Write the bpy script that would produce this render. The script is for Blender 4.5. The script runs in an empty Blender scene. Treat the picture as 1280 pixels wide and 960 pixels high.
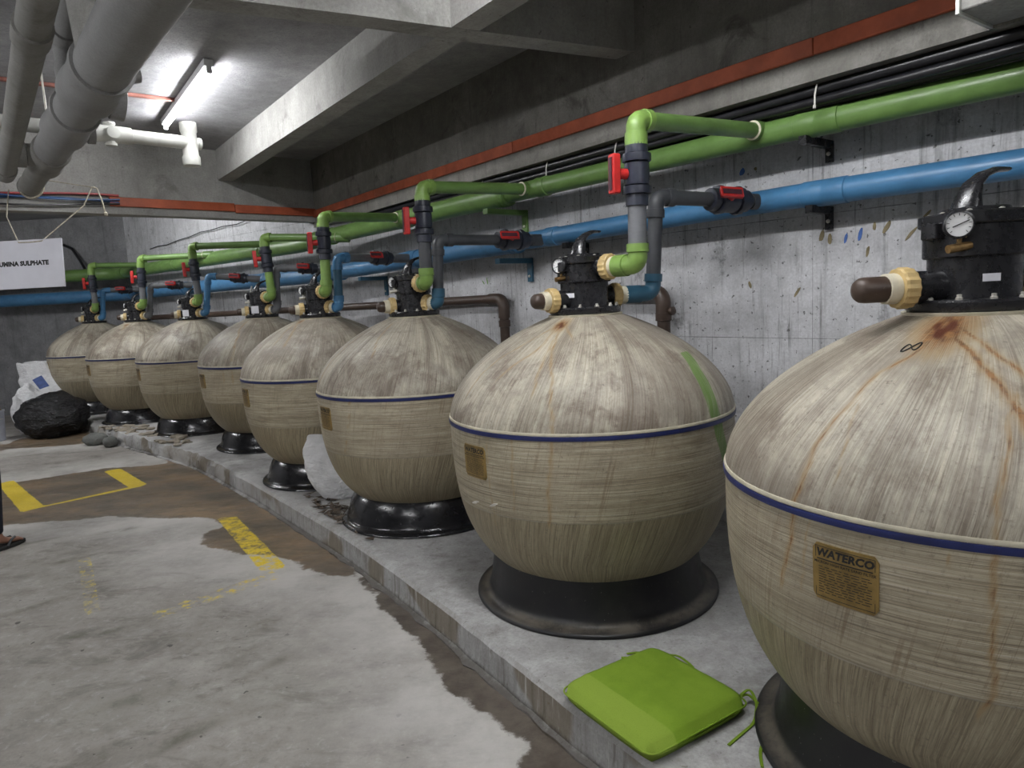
import bpy, bmesh, math, random
import numpy as np
from mathutils import Vector, Matrix, noise as mnoise
random.seed(7)
rng = np.random.default_rng(7)
S = bpy.context.scene
COL = S.collection
PI = math.pi

# ------------------------------------------------------------------ camera, world, exposure
cam_data = bpy.data.cameras.new('camera')
cam_data.sensor_fit = 'HORIZONTAL'
cam_data.sensor_width = 36.0
cam_data.lens = 870.44 / 1280 * 36.0
cam_data.clip_start = 0.02
cam = bpy.data.objects.new('camera', cam_data)
COL.objects.link(cam)
_p, _r = math.radians(7.4523), math.radians(-3.1254)
_cp, _sp, _cr, _sr = math.cos(_p), math.sin(_p), math.cos(_r), math.sin(_r)
_M = Matrix(((_cr, -_sr, 0, 0), (_sr*_sp, _cr*_sp, -_cp, 0), (_sr*_cp, _cr*_cp, _sp, 0), (0, 0, 0, 1)))
cam.matrix_world = Matrix.Translation((0, 0, 1.5563)) @ _M
S.camera = cam
S.view_settings.view_transform = 'Standard'
S.view_settings.look = 'None'
S.view_settings.gamma = 1.0
S.view_settings.use_curve_mapping = False
S.view_settings.exposure = 0.34
W = bpy.data.worlds.new('world')
S.world = W
W.use_nodes = True
W.node_tree.nodes['Background'].inputs[0].default_value = (0.75, 0.8, 0.9, 1)
W.node_tree.nodes['Background'].inputs[1].default_value = 0.05
TUBE_POWER = 235.0          # emission strength of the fluorescent tubes

# ------------------------------------------------------------------ material helpers
class N:
    """small node-graph builder"""
    def __init__(s, name):
        s.m = bpy.data.materials.new(name); s.m.use_nodes = True
        s.t = s.m.node_tree; s.b = s.t.nodes['Principled BSDF']
    def n(s, typ, **kw):
        x = s.t.nodes.new(typ)
        for k, v in kw.items(): setattr(x, k, v)
        return x
    def put(s, sock, v):
        if hasattr(v, 'is_linked') or isinstance(v, bpy.types.NodeSocket): s.t.links.new(v, sock)
        else: sock.default_value = v
    def coord(s, kind='Object'): return s.n('ShaderNodeTexCoord').outputs[kind]
    def attr(s, name, out='Fac'):
        return s.n('ShaderNodeAttribute', attribute_name=name).outputs[out]
    def map(s, v, scale=(1, 1, 1), loc=(0, 0, 0), rot=(0, 0, 0)):
        x = s.n('ShaderNodeMapping'); s.put(x.inputs[0], v)
        x.inputs['Scale'].default_value = scale; x.inputs['Location'].default_value = loc; x.inputs['Rotation'].default_value = rot
        return x.outputs[0]
    def noise(s, v, scale=5, detail=4, rough=.6, dist=0, w=None):
        x = s.n('ShaderNodeTexNoise')
        if w is not None: x.noise_dimensions = '4D'; s.put(x.inputs['W'], w)
        s.put(x.inputs['Vector'], v); x.inputs['Scale'].default_value = scale
        x.inputs['Detail'].default_value = detail; x.inputs['Roughness'].default_value = rough; x.inputs['Distortion'].default_value = dist
        return x.outputs[0]
    def ramp(s, f, stops, interp='LINEAR'):
        x = s.n('ShaderNodeValToRGB'); s.put(x.inputs[0], f); e = x.color_ramp.elements; x.color_ramp.interpolation = interp
        while len(e) < len(stops): e.new(.5)
        for i, (p, c) in enumerate(stops):
            e[i].position = p
            e[i].color = c if isinstance(c, tuple) and len(c) == 4 else ((c + (1,)) if isinstance(c, tuple) else (c, c, c, 1))
        return x.outputs[0]
    def rng(s, f, a, b, c=0., d=1., smooth=True):
        x = s.n('ShaderNodeMapRange'); x.interpolation_type = 'SMOOTHSTEP' if smooth else 'LINEAR'
        s.put(x.inputs[0], f); x.inputs[1].default_value = a; x.inputs[2].default_value = b; x.inputs[3].default_value = c; x.inputs[4].default_value = d
        return x.outputs[0]
    def mix(s, f, a, b, mode='MIX'):
        x = s.n('ShaderNodeMix', data_type='RGBA', blend_type=mode)
        s.put(x.inputs[0], f)
        for k, v in ((6, a), (7, b)):
            if isinstance(v, tuple): v = v + (1,) if len(v) == 3 else v
            s.put(x.inputs[k], v)
        return x.outputs[2]
    def math(s, op, a, b=0.0, c=None):
        x = s.n('ShaderNodeMath', operation=op); s.put(x.inputs[0], a); s.put(x.inputs[1], b)
        if c is not None: s.put(x.inputs[2], c)
        return x.outputs[0]
    def bump(s, h, strength=.3, dist=.01, normal=None):
        x = s.n('ShaderNodeBump'); s.put(x.inputs['Height'], h); x.inputs['Strength'].default_value = strength; x.inputs['Distance'].default_value = dist
        if normal is not None: s.put(x.inputs['Normal'], normal)
        return x.outputs[0]
    def out(s, color=None, rough=None, normal=None, metal=None, spec=None):
        if color is not None: s.put(s.b.inputs['Base Color'], color + (1,) if isinstance(color, tuple) and len(color) == 3 else color)
        if rough is not None: s.put(s.b.inputs['Roughness'], rough)
        if normal is not None: s.put(s.b.inputs['Normal'], normal)
        if metal is not None: s.put(s.b.inputs['Metallic'], metal)
        if spec is not None: s.put(s.b.inputs['Specular IOR Level'], spec)
        return s.m

def plain(name, c, rough=.5, metal=0., var=.25, scale=14., bump=.05, spec=.5):
    g = N(name); o = g.coord()
    f = g.noise(o, scale, 5, .65)
    lo = tuple(x*(1-var) for x in c); hi = tuple(min(1, x*(1+var)) for x in c)
    f2 = g.noise(o, scale*7, 3, .6)
    col = g.mix(g.rng(f, .3, .7), lo, hi)
    return g.out(col, g.rng(f2, .2, .8, max(.05, rough-.08), min(1, rough+.1)), g.bump(f2, bump, .003), metal, spec)

def pipe_paint(name, c, dirt=(.05, .05, .035), rough=.32, amount=.35):
    g = N(name); o = g.coord()
    f = g.noise(o, 6, 6, .65); f2 = g.noise(o, 45, 4, .7); f3 = g.noise(g.map(o, (2, 2, 9)), 3, 5, .7)
    col = g.mix(g.rng(f, .3, .75), tuple(x*.82 for x in c), tuple(min(1, x*1.15) for x in c))
    col = g.mix(g.math('MULTIPLY', g.rng(f3, .52, .75), amount), col, dirt)
    col = g.mix(g.rng(f2, .68, .74, 0, .6), col, dirt)
    return g.out(col, g.rng(f3, .3, .75, rough-.04, rough+.25), g.bump(f2, .06, .002))

def concrete(name, lo, mid, hi, scale=1., bump=.35, streak=0., panel=None, rough=.88, pits=.5, pit_at=.66, stain=(.05, .045, .04), stain_amt=.4):
    g = N(name); o = g.coord()
    a = g.noise(o, 1.1*scale, 8, .68); b = g.noise(o, 7*scale, 8, .72); c = g.noise(o, 60*scale, 5, .7)
    col = g.ramp(g.math('ADD', g.math('MULTIPLY', a, .55), g.math('MULTIPLY', b, .45)), [(.33, lo), (.5, mid), (.66, hi)])
    col = g.mix(g.rng(c, .35, .7, 0, .45), col, tuple(x*.6 for x in mid))
    p = g.noise(o, 26*scale, 3, .6)
    col = g.mix(g.rng(p, pit_at, pit_at+.06, 0, pits), col, stain)
    h = g.math('ADD', g.math('MULTIPLY', b, .5), g.math('MULTIPLY', c, .25))
    if streak:
        st = g.noise(g.map(o, (9, 9, .45)), 1.6, 7, .7)
        col = g.mix(g.rng(st, .52, .74, 0, streak), col, stain)
        st2 = g.noise(g.map(o, (30, 30, 1.6), (3, 1, 2)), 1.2, 5, .7)
        col = g.mix(g.rng(st2, .56, .72, 0, streak*.9), col, tuple(x*1.4 for x in stain))
    ln = g.noise(o, 2.3*scale, 8, .75, .6)
    col = g.mix(g.rng(ln, .56, .7, 0, stain_amt), col, stain)
    if panel:
        br = g.n('ShaderNodeTexBrick', offset=panel[4] if len(panel) > 4 else 0.)
        sw = g.map(o, (1, 1, 1), panel[3] if len(panel) > 3 else (0, 0, 0), panel[2])
        g.put(br.inputs['Vector'], sw)
        br.inputs['Scale'].default_value = 1; br.inputs['Brick Width'].default_value = panel[0]; br.inputs['Row Height'].default_value = panel[1]
        br.inputs['Mortar Size'].default_value = .0022; br.inputs['Mortar Smooth'].default_value = .3
        m = br.outputs['Fac']
        mk = g.math('MULTIPLY', m, g.rng(g.noise(o, 2.5, 4, .6), .38, .6, .1, .75))
        col = g.mix(mk, col, tuple(x*.5 for x in stain))
        h = g.math('SUBTRACT', h, g.math('MULTIPLY', m, .8))
    return g.out(col, g.rng(b, .3, .7, rough-.08, min(1, rough+.06)), g.bump(h, bump, .012), spec=.3)

M = {}
M['wall'] = concrete('wall_concrete', (.33, .33, .335), (.58, .58, .595), (.77, .77, .79), 1.3, .45, .75, (1.15, .62, (PI/2, 0, 0)), stain=(.085, .08, .078), pits=.85, pit_at=.62, stain_amt=.7)
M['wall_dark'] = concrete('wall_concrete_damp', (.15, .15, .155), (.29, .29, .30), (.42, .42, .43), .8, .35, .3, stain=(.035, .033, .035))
M['slab'] = concrete('slab_concrete', (.20, .20, .21), (.33, .33, .34), (.46, .46, .47), 1.3, .9, 0, stain=(.09, .085, .085), stain_amt=.3)
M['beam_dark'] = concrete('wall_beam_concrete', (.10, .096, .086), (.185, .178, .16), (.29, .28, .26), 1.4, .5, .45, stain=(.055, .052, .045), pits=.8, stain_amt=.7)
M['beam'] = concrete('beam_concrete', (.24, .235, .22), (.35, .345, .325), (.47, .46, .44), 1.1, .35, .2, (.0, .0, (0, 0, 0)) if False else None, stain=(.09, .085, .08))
M['plinth'] = concrete('plinth_concrete', (.22, .215, .205), (.36, .355, .345), (.52, .52, .515), 1.5, .4, .35, stain=(.085, .07, .05), pits=.5)
def kerb_dirt(m):
    g = N.__new__(N); g.m = m; g.t = m.node_tree; g.b = g.t.nodes['Principled BSDF']
    o = g.coord(); base = g.b.inputs['Base Color'].links[0].from_socket
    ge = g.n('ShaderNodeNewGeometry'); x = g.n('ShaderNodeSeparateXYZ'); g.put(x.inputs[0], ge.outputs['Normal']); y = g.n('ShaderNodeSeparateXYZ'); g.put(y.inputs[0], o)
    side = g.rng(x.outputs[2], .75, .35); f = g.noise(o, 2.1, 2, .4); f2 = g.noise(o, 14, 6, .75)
    dr = g.noise(g.map(o, (28, 28, 1.0)), 1, 4, .75)
    c = g.mix(g.math('MULTIPLY', side, g.rng(f, .50, .54, 0, .7)), base, (.17, .135, .085))
    c = g.mix(g.math('MULTIPLY', side, g.rng(dr, .52, .68, 0, .55)), c, (.09, .075, .055))
    c = g.mix(g.math('MULTIPLY', side, g.rng(dr, .42, .30, 0, .6)), c, (.55, .54, .52))
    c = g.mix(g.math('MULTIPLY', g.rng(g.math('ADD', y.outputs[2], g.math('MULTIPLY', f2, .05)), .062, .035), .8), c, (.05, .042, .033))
    f3 = g.noise(o, 1.5, 7, .72)
    c = g.mix(g.rng(f3, .53, .66, 0, .5), c, (.16, .145, .12)); c = g.mix(g.math('MULTIPLY', g.rng(y.outputs[1], 4.6, 6.2), g.rng(f3, .40, .56, 0, .55)), c, (.60, .595, .585))
    g.put(g.b.inputs['Base Color'], c)
kerb_dirt(M['plinth'])
M['rubble'] = concrete('rubble_mortar', (.20, .17, .13), (.33, .29, .23), (.46, .42, .36), 4, .6, 0, stain=(.08, .06, .04))
M['green'] = pipe_paint('green_pipe_paint', (.135, .245, .065))
M['green_light'] = pipe_paint('green_fitting_paint', (.185, .305, .07))
M['blue'] = pipe_paint('blue_pipe_paint', (.06, .19, .36))
M['blue_dark'] = pipe_paint('blue_fitting_paint', (.03, .10, .16))
M['grey_pipe'] = pipe_paint('grey_upvc', (.14, .145, .155), rough=.4)
M['grey_dark'] = pipe_paint('dark_grey_upvc', (.05, .053, .06), rough=.4, dirt=(.12, .115, .1), amount=.3)
M['valve_upvc'] = plain('valve_upvc', (.022, .025, .038), .35, var=.3)
M['red'] = plain('red_handle_plastic', (.50, .022, .02), .4, var=.2)
M['red_dark'] = plain('dark_handle_inlay', (.06, .02, .03), .5)
M['brown'] = pipe_paint('brown_pipe', (.055, .034, .024), rough=.35, dirt=(.12, .10, .08))
M['drain'] = concrete('drain_pipe_pvc', (.19, .188, .185), (.25, .248, .245), (.31, .31, .305), 2.2, .08, 0, rough=.55, stain=(.12, .11, .10), pits=.3)
M['drain_old'] = concrete('drain_pipe_weathered', (.15, .145, .13), (.24, .235, .22), (.32, .31, .29), 2.6, .1, .3, rough=.6, stain=(.08, .07, .05), pits=.4)
M['pvc_white'] = plain('white_pvc', (.62, .62, .58), .4, var=.12, scale=8)
M['tan'] = plain('tan_union_plastic', (.52, .38, .17), .45, var=.2)
M['collar'] = plain('cream_collar_plastic', (.66, .61, .47), .45, var=.12)
M['black'] = plain('black_moulded_plastic', (.014, .014, .016), .28, var=.25, scale=6, bump=.015)
M['black_matte'] = plain('black_dusty_plastic', (.018, .018, .02), .5, var=.4, scale=9)
M['steel'] = plain('bolt_steel', (.62, .60, .54), .35, .6, var=.2)
M['brass'] = plain('tarnished_brass', (.30, .19, .08), .4, .8, var=.4, scale=40)
M['dial'] = plain('gauge_dial_white', (.78, .78, .78), .3, var=.04)
M['paper'] = plain('white_paper', (.72, .72, .76), .8, var=.05)
M['orange'] = plain('orange_trunking', (.42, .10, .045), .55, var=.22, scale=5)
M['redoxide'] = plain('faded_red_conduit', (.24, .085, .065), .6)
M['cable'] = plain('black_cable_sheath', (.014, .014, .017), .35, var=.4, scale=4)
M['tie'] = plain('white_cable_tie', (.65, .63, .58), .5, var=.1)
M['rope'] = plain('dirty_string', (.42, .38, .30), .8, var=.25, scale=60)
M['housing'] = plain('white_batten_steel', (.55, .55, .56), .45, var=.08)
M['bluewire'] = plain('blue_wire', (.05, .13, .32), .45); M['redwire'] = plain('red_wire', (.35, .03, .03), .45)
M['sign'] = plain('white_board', (.66, .66, .72), .6, var=.06, scale=3)
M['ink'] = plain('black_lettering', (.012, .012, .012), .6)
M['gold'] = plain('gold_plate', (.25, .165, .05), .42, .25, var=.25, scale=22)
M['bluetape'] = plain('navy_band', (.013, .02, .095), .4, var=.25, scale=10)
M['bead'] = plain('cream_resin_bead', (.50, .46, .35), .5, var=.2)
M['cushion'] = None
M['skin'] = plain('skin', (.33, .17, .115), .5, var=.12, scale=9)
M['trouser'] = plain('navy_trouser_cloth', (.010, .011, .022), .9, var=.3, scale=25, bump=.3)
M['shirt'] = plain('grey_shirt_cloth', (.20, .21, .23), .9, var=.12, scale=25, bump=.3)
M['hair'] = plain('black_hair', (.012, .010, .009), .6, scale=60, bump=.5)
M['rubber'] = plain('black_rubber_sole', (.018, .018, .018), .7, var=.3)
M['strap'] = plain('grey_strap', (.07, .075, .08), .6)
M['bucket'] = plain('white_bucket_plastic', (.42, .44, .50), .4, var=.1)
M['stone'] = concrete('stone', (.10, .10, .095), (.15, .155, .145), (.21, .21, .20), 8, .4, 0)
M['twig'] = plain('brown_sponge', (.28, .20, .11), .9, var=.35, scale=40, bump=.5)
M['leaf'] = plain('dry_leaf', (.10, .075, .055), .8, var=.6, scale=30)
M['smear_ochre'] = plain('ochre_smear', (.22, .18, .10), .8, var=.3); M['smear_blue'] = plain('blue_paint_smear', (.07, .15, .42), .7)
M['smear_green'] = plain('green_paint_smear', (.16, .28, .08), .7); M['white_smear'] = plain('white_paint_smear', (.7, .68, .64), .7)

g = N('fluorescent_tube'); e_ = g.n('ShaderNodeEmission'); e_.inputs[0].default_value = (.97, .98, 1, 1); e_.inputs[1].default_value = TUBE_POWER
g.t.links.new(e_.outputs[0], g.t.nodes['Material Output'].inputs[0]); M['tube'] = g.m
M['tube_low'] = g.m.copy(); M['tube_low'].node_tree.nodes['Emission'].inputs[1].default_value = TUBE_POWER*.5; M['tube_low'].name = 'fluorescent_tube_dimmed'  # weaker copy, keeps the slab around the visible tube from burning out

# floor: dry grey slab, brown wet stains, worn yellow paint
g = N('floor_concrete'); o = g.coord()
n1 = g.noise(o, .9, 8, .7); n2 = g.noise(o, 6, 8, .7); n3 = g.noise(o, 55, 4, .7); n4 = g.noise(g.map(o, (1, 2.2, 1), rot=(0, 0, .5)), 2.2, 8, .72, .5)
dry = g.ramp(g.math('ADD', g.math('MULTIPLY', n1, .5), g.math('MULTIPLY', n2, .5)), [(.36, (.165, .152, .134)), (.5, (.275, .258, .232)), (.64, (.38, .362, .335))])
dry = g.mix(g.rng(n4, .50, .66, 0, .72), dry, (.13, .12, .105)); n5 = g.noise(o, 19, 6, .75, .4); dry = g.mix(g.rng(n5, .52, .7, 0, .55), dry, (.15, .142, .13)); dry = g.mix(g.rng(n5, .46, .32, 0, .35), dry, (.46, .45, .435))
dry = g.mix(g.rng(n3, .5, .75, 0, .3), dry, (.15, .145, .135))
sp = g.noise(o, 17, 2, .5); dry = g.mix(g.rng(sp, .715, .74, 0, .7), dry, (.03, .028, .025))
sp2 = g.noise(g.map(o, loc=(5, 3, 1)), 12, 5, .7); dry = g.mix(g.rng(sp2, .68, .73, 0, .6), dry, (.5, .49, .47))
sd = g.math('ADD', g.attr('wet'), g.math('MULTIPLY', g.math('SUBTRACT', g.noise(o, 4.2, 7, .68), .42), .22))
pale = g.math('MULTIPLY', g.rng(sd, .03, .75, 1, 0), g.rng(g.noise(o, 1.6, 6, .7), .3, .65, .25, .8))
dry = g.mix(pale, dry, (.56, .545, .515))
dry = g.mix(g.math('MULTIPLY', g.attr('smudge'), g.rng(n2, .35, .62)), dry, (.075, .068, .045))
wetc = g.ramp(g.noise(g.map(o, (1, 1.8, 1), rot=(0, 0, .7)), 1.5, 8, .7), [(.36, (.095, .078, .058)), (.5, (.16, .122, .082)), (.62, (.245, .17, .10))])
wetc = g.mix(g.rng(n2, .48, .68, 0, .5), wetc, (.075, .06, .045)); wetc = g.mix(g.rng(n5, .44, .30, 0, .3), wetc, (.30, .24, .17))
yx = g.n('ShaderNodeSeparateXYZ'); g.put(yx.inputs[0], o); wetc = g.mix(g.rng(yx.outputs[1], 4.3, 3.6), wetc, g.mix(g.rng(n2, .35, .65), (.125, .105, .085), (.065, .053, .043)))
wm = g.rng(sd, .012, -.012)
col = g.mix(wm, dry, wetc)
yel_m = g.math('MULTIPLY', g.rng(g.math('ADD', g.attr('ysd'), g.math('MULTIPLY', g.math('SUBTRACT', n2, .5), .03)), .004, -.004), g.rng(g.math('ADD', g.attr('yop'), g.math('MULTIPLY', g.math('SUBTRACT', g.noise(o, 14, 6, .75), .5), 1.15)), .35, .6))
ycol = g.mix(g.rng(n3, .35, .7), (.74, .56, .04), (.60, .43, .03))
col = g.mix(yel_m, col, ycol)
rg = g.mix(wm, g.rng(n2, .3, .7, .62, .9), g.rng(n4, .35, .65, .32, .6))
M['floor'] = g.out(col, rg, g.bump(g.math('ADD', g.math('MULTIPLY', n2, .6), g.math('MULTIPLY', n3, .3)), .3, .01), spec=.35)

# filter vessels: wound glass fibre, streaked dirt, rust from an attribute
def vessel_mat():
    g = N('wound_fibreglass'); o = g.coord(); oi = g.n('ShaderNodeObjectInfo').outputs['Random']; w = g.math('MULTIPLY', oi, 40.)
    x = g.n('ShaderNodeSeparateXYZ'); g.put(x.inputs[0], o); X, Y, Z = x.outputs
    th = g.math('ARCTAN2', Y, X)
    tw = g.math('ADD', th, g.math('MULTIPLY', g.rng(Z, .3, 1.3, 0, 1, False), -.38))
    def polar(k, zk):
        c = g.n('ShaderNodeCombineXYZ')
        g.put(c.inputs[0], g.math('MULTIPLY', g.math('COSINE', tw), k)); g.put(c.inputs[1], g.math('MULTIPLY', g.math('SINE', tw), k)); g.put(c.inputs[2], g.math('MULTIPLY', Z, zk))
        return c.outputs[0]
    s1 = g.noise(polar(34, 2.6), 1, 7, .8, 0, w); s2 = g.noise(polar(110, 5.0), 1, 4, .8, 0, w); s3 = g.noise(polar(5, 1.2), 1, 5, .65, .3, w)
    h1 = g.noise(g.map(o, (2.0, 2.0, 95)), 1, 4, .8, 0, w); h2 = g.noise(g.map(o, (5, 5, 24)), 1, 5, .75, 0, w)
    big = g.noise(o, 3.2, 7, .7, .3, w); fine = g.noise(o, 70, 4, .75, 0, w)
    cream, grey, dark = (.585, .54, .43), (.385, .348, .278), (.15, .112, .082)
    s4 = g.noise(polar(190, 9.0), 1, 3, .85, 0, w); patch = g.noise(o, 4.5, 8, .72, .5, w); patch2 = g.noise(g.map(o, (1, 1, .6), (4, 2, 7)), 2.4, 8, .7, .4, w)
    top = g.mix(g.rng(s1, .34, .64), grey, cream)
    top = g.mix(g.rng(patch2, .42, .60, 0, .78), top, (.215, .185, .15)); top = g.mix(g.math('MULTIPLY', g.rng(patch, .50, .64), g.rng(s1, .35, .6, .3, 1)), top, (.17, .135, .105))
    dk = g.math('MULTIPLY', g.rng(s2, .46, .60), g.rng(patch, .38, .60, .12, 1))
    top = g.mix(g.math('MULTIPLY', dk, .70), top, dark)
    top = g.mix(g.rng(s4, .50, .72, 0, .42), top, (.14, .11, .08))
    top = g.mix(g.math('MULTIPLY', g.rng(s3, .50, .64), g.rng(s2, .35, .6, .2, .8)), top, (.16, .128, .095))
    top = g.mix(g.rng(g.noise(polar(140, 3.5), 1, 3, .8, 0, g.math('ADD', w, 9.)), .60, .74, 0, .35), top, (.60, .56, .48))
    thr = g.noise(g.map(o, (2.5, 2.5, 235)), 1, 3, .75, 0, w)
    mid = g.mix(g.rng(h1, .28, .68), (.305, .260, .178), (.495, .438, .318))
    mid = g.mix(g.rng(thr, .36, .50, .75, 0), mid, (.15, .122, .085))
    mid = g.mix(g.rng(thr, .54, .68, 0, .7), mid, (.56, .52, .43))
    mid = g.mix(g.math('MULTIPLY', g.rng(h2, .48, .68), .5), mid, (.155, .125, .082))
    mid = g.mix(g.math('MULTIPLY', g.rng(s1, .55, .7), g.rng(patch, .4, .62)), mid, (.14, .11, .075))
    mid = g.mix(g.rng(patch2, .44, .66, 0, .5), mid, (.255, .215, .155))
    dn = g.noise(polar(7, .12), 1, 3, .6, 0, w); dn2 = g.noise(polar(13, .2), 1, 2, .6, 0, g.math('ADD', w, 5.))
    drip = g.math('MULTIPLY', g.math('MAXIMUM', g.rng(g.math('ABSOLUTE', g.math('SUBTRACT', dn, .5)), .005, .001), g.rng(g.math('ABSOLUTE', g.math('SUBTRACT', dn2, .53)), .007, .002)), g.rng(patch, .42, .58, 0, .5))
    mid = g.mix(drip, mid, (.17, .115, .065))
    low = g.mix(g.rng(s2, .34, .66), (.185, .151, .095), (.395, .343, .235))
    low = g.mix(g.rng(s4, .5, .7, 0, .5), low, (.11, .088, .06))
    low = g.mix(g.rng(s1, .54, .7, 0, .6), low, (.105, .082, .055)); low = g.mix(drip, low, (.12, .085, .05))
    seam = g.math('ADD', Z, g.math('MULTIPLY', big, .012))
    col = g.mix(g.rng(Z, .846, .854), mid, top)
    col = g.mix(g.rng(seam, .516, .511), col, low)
    col = g.mix(g.rng(g.math('ABSOLUTE', g.math('SUBTRACT', seam, .513)), .004, .0, 0, .6), col, (.42, .39, .32))
    col = g.mix(g.rng(fine, .52, .72, 0, .45), col, (.13, .102, .075)); spk = g.noise(o, 38, 4, .7, .3, w); col = g.mix(g.rng(spk, .64, .70, 0, .55), col, (.10, .08, .058)); col = g.mix(g.rng(spk, .33, .27, 0, .45), col, (.58, .545, .47))
    col = g.mix(g.rng(big, .6, .75, 0, .3), col, (.16, .15, .13))
    r = g.math('MULTIPLY', g.attr('rust'), g.rng(s2, .28, .62, .25, 1))
    col = g.mix(g.rng(r, .03, .35, 0, .62), col, (.33, .225, .105))
    col = g.mix(g.rng(r, .30, .80, 0, .85), col, g.mix(g.rng(g.noise(o, 40, 5, .75), .35, .62), (.095, .034, .010), (.26, .115, .03)))
    col = g.mix(g.rng(g.attr('rustcore'), .35, .8), col, (.085, .022, .010))
    col = g.mix(g.math('MULTIPLY', g.rng(g.attr('greenpaint'), .3, .6), g.rng(s2, .3, .55, .3, .9)), col, (.13, .26, .04))
    hb = g.mix(g.rng(Z, .846, .854), thr, s2); hb = g.mix(g.rng(seam, .516, .511), hb, s2)
    step = g.rng(seam, .508, .518)
    nrm = g.bump(step, .5, .004, g.bump(g.math('ADD', hb, g.math('MULTIPLY', fine, .3)), .45, .006))
    return g.out(col, g.rng(s2, .3, .7, .36, .6), nrm, spec=.45)
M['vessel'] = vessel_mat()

g = N('pedestal_plastic'); o = g.coord(); x = g.n('ShaderNodeSeparateXYZ'); g.put(x.inputs[0], o)
f = g.noise(o, 7, 6, .7); f2 = g.noise(o, 70, 3, .7)
dust = g.math('MULTIPLY', g.math('MULTIPLY', g.rng(x.outputs[2], .016, .022), g.rng(x.outputs[2], .05, .024)), g.rng(f, .35, .62, .1, .75))
col = g.mix(dust, g.mix(g.rng(f, .4, .7), (.012, .012, .014), (.022, .021, .02)), (.16, .14, .11))
col = g.mix(g.rng(f2, .68, .72, 0, .5), col, (.3, .29, .27))
M['gloss'] = plain('glossy_black_plastic', (.012, .012, .014), .2, var=.4, scale=5, bump=.02)
M['pedestal'] = g.out(col, g.rng(f, .3, .7, .34, .52), g.bump(f2, .05, .002), spec=.4)

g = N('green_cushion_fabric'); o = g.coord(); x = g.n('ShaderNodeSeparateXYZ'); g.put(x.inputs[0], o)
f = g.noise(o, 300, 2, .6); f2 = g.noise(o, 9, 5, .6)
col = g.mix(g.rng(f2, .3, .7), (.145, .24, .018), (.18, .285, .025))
pale_strip = g.rng(g.math('ADD', x.outputs[0], g.math('MULTIPLY', g.math('SUBTRACT', f2, .5), .004)), -.112, -.118)  # paler strip along one edge of the pad
col = g.mix(pale_strip, col, (.215, .31, .04))
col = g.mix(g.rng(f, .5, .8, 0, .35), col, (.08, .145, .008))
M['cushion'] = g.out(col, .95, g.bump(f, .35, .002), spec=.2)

def bag_mat(name, c, rough, crinkle):
    g = N(name); o = g.coord()
    f = g.noise(o, 9, 6, .6, .8); f2 = g.noise(g.map(o, (1, 1, 2.2)), 16, 4, .55, 1.5)
    v = g.n('ShaderNodeTexVoronoi', feature='DISTANCE_TO_EDGE'); g.put(v.inputs['Vector'], g.map(o, (1, 1, 2))); v.inputs['Scale'].default_value = 9
    col = g.mix(g.rng(f, .3, .7), tuple(a*.8 for a in c), c)
    return g.out(col, rough, g.bump(g.math('ADD', f2, g.math('MULTIPLY', v.outputs[0], .6)), crinkle, .03))
M['sack'] = bag_mat('white_woven_sack', (.88, .88, .89), .55, .8)
M['blackbag'] = bag_mat('black_bin_liner', (.008, .008, .009), .26, 1.0)
M['sackblue'] = plain('blue_sack_print', (.05, .09, .26), .6)

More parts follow.
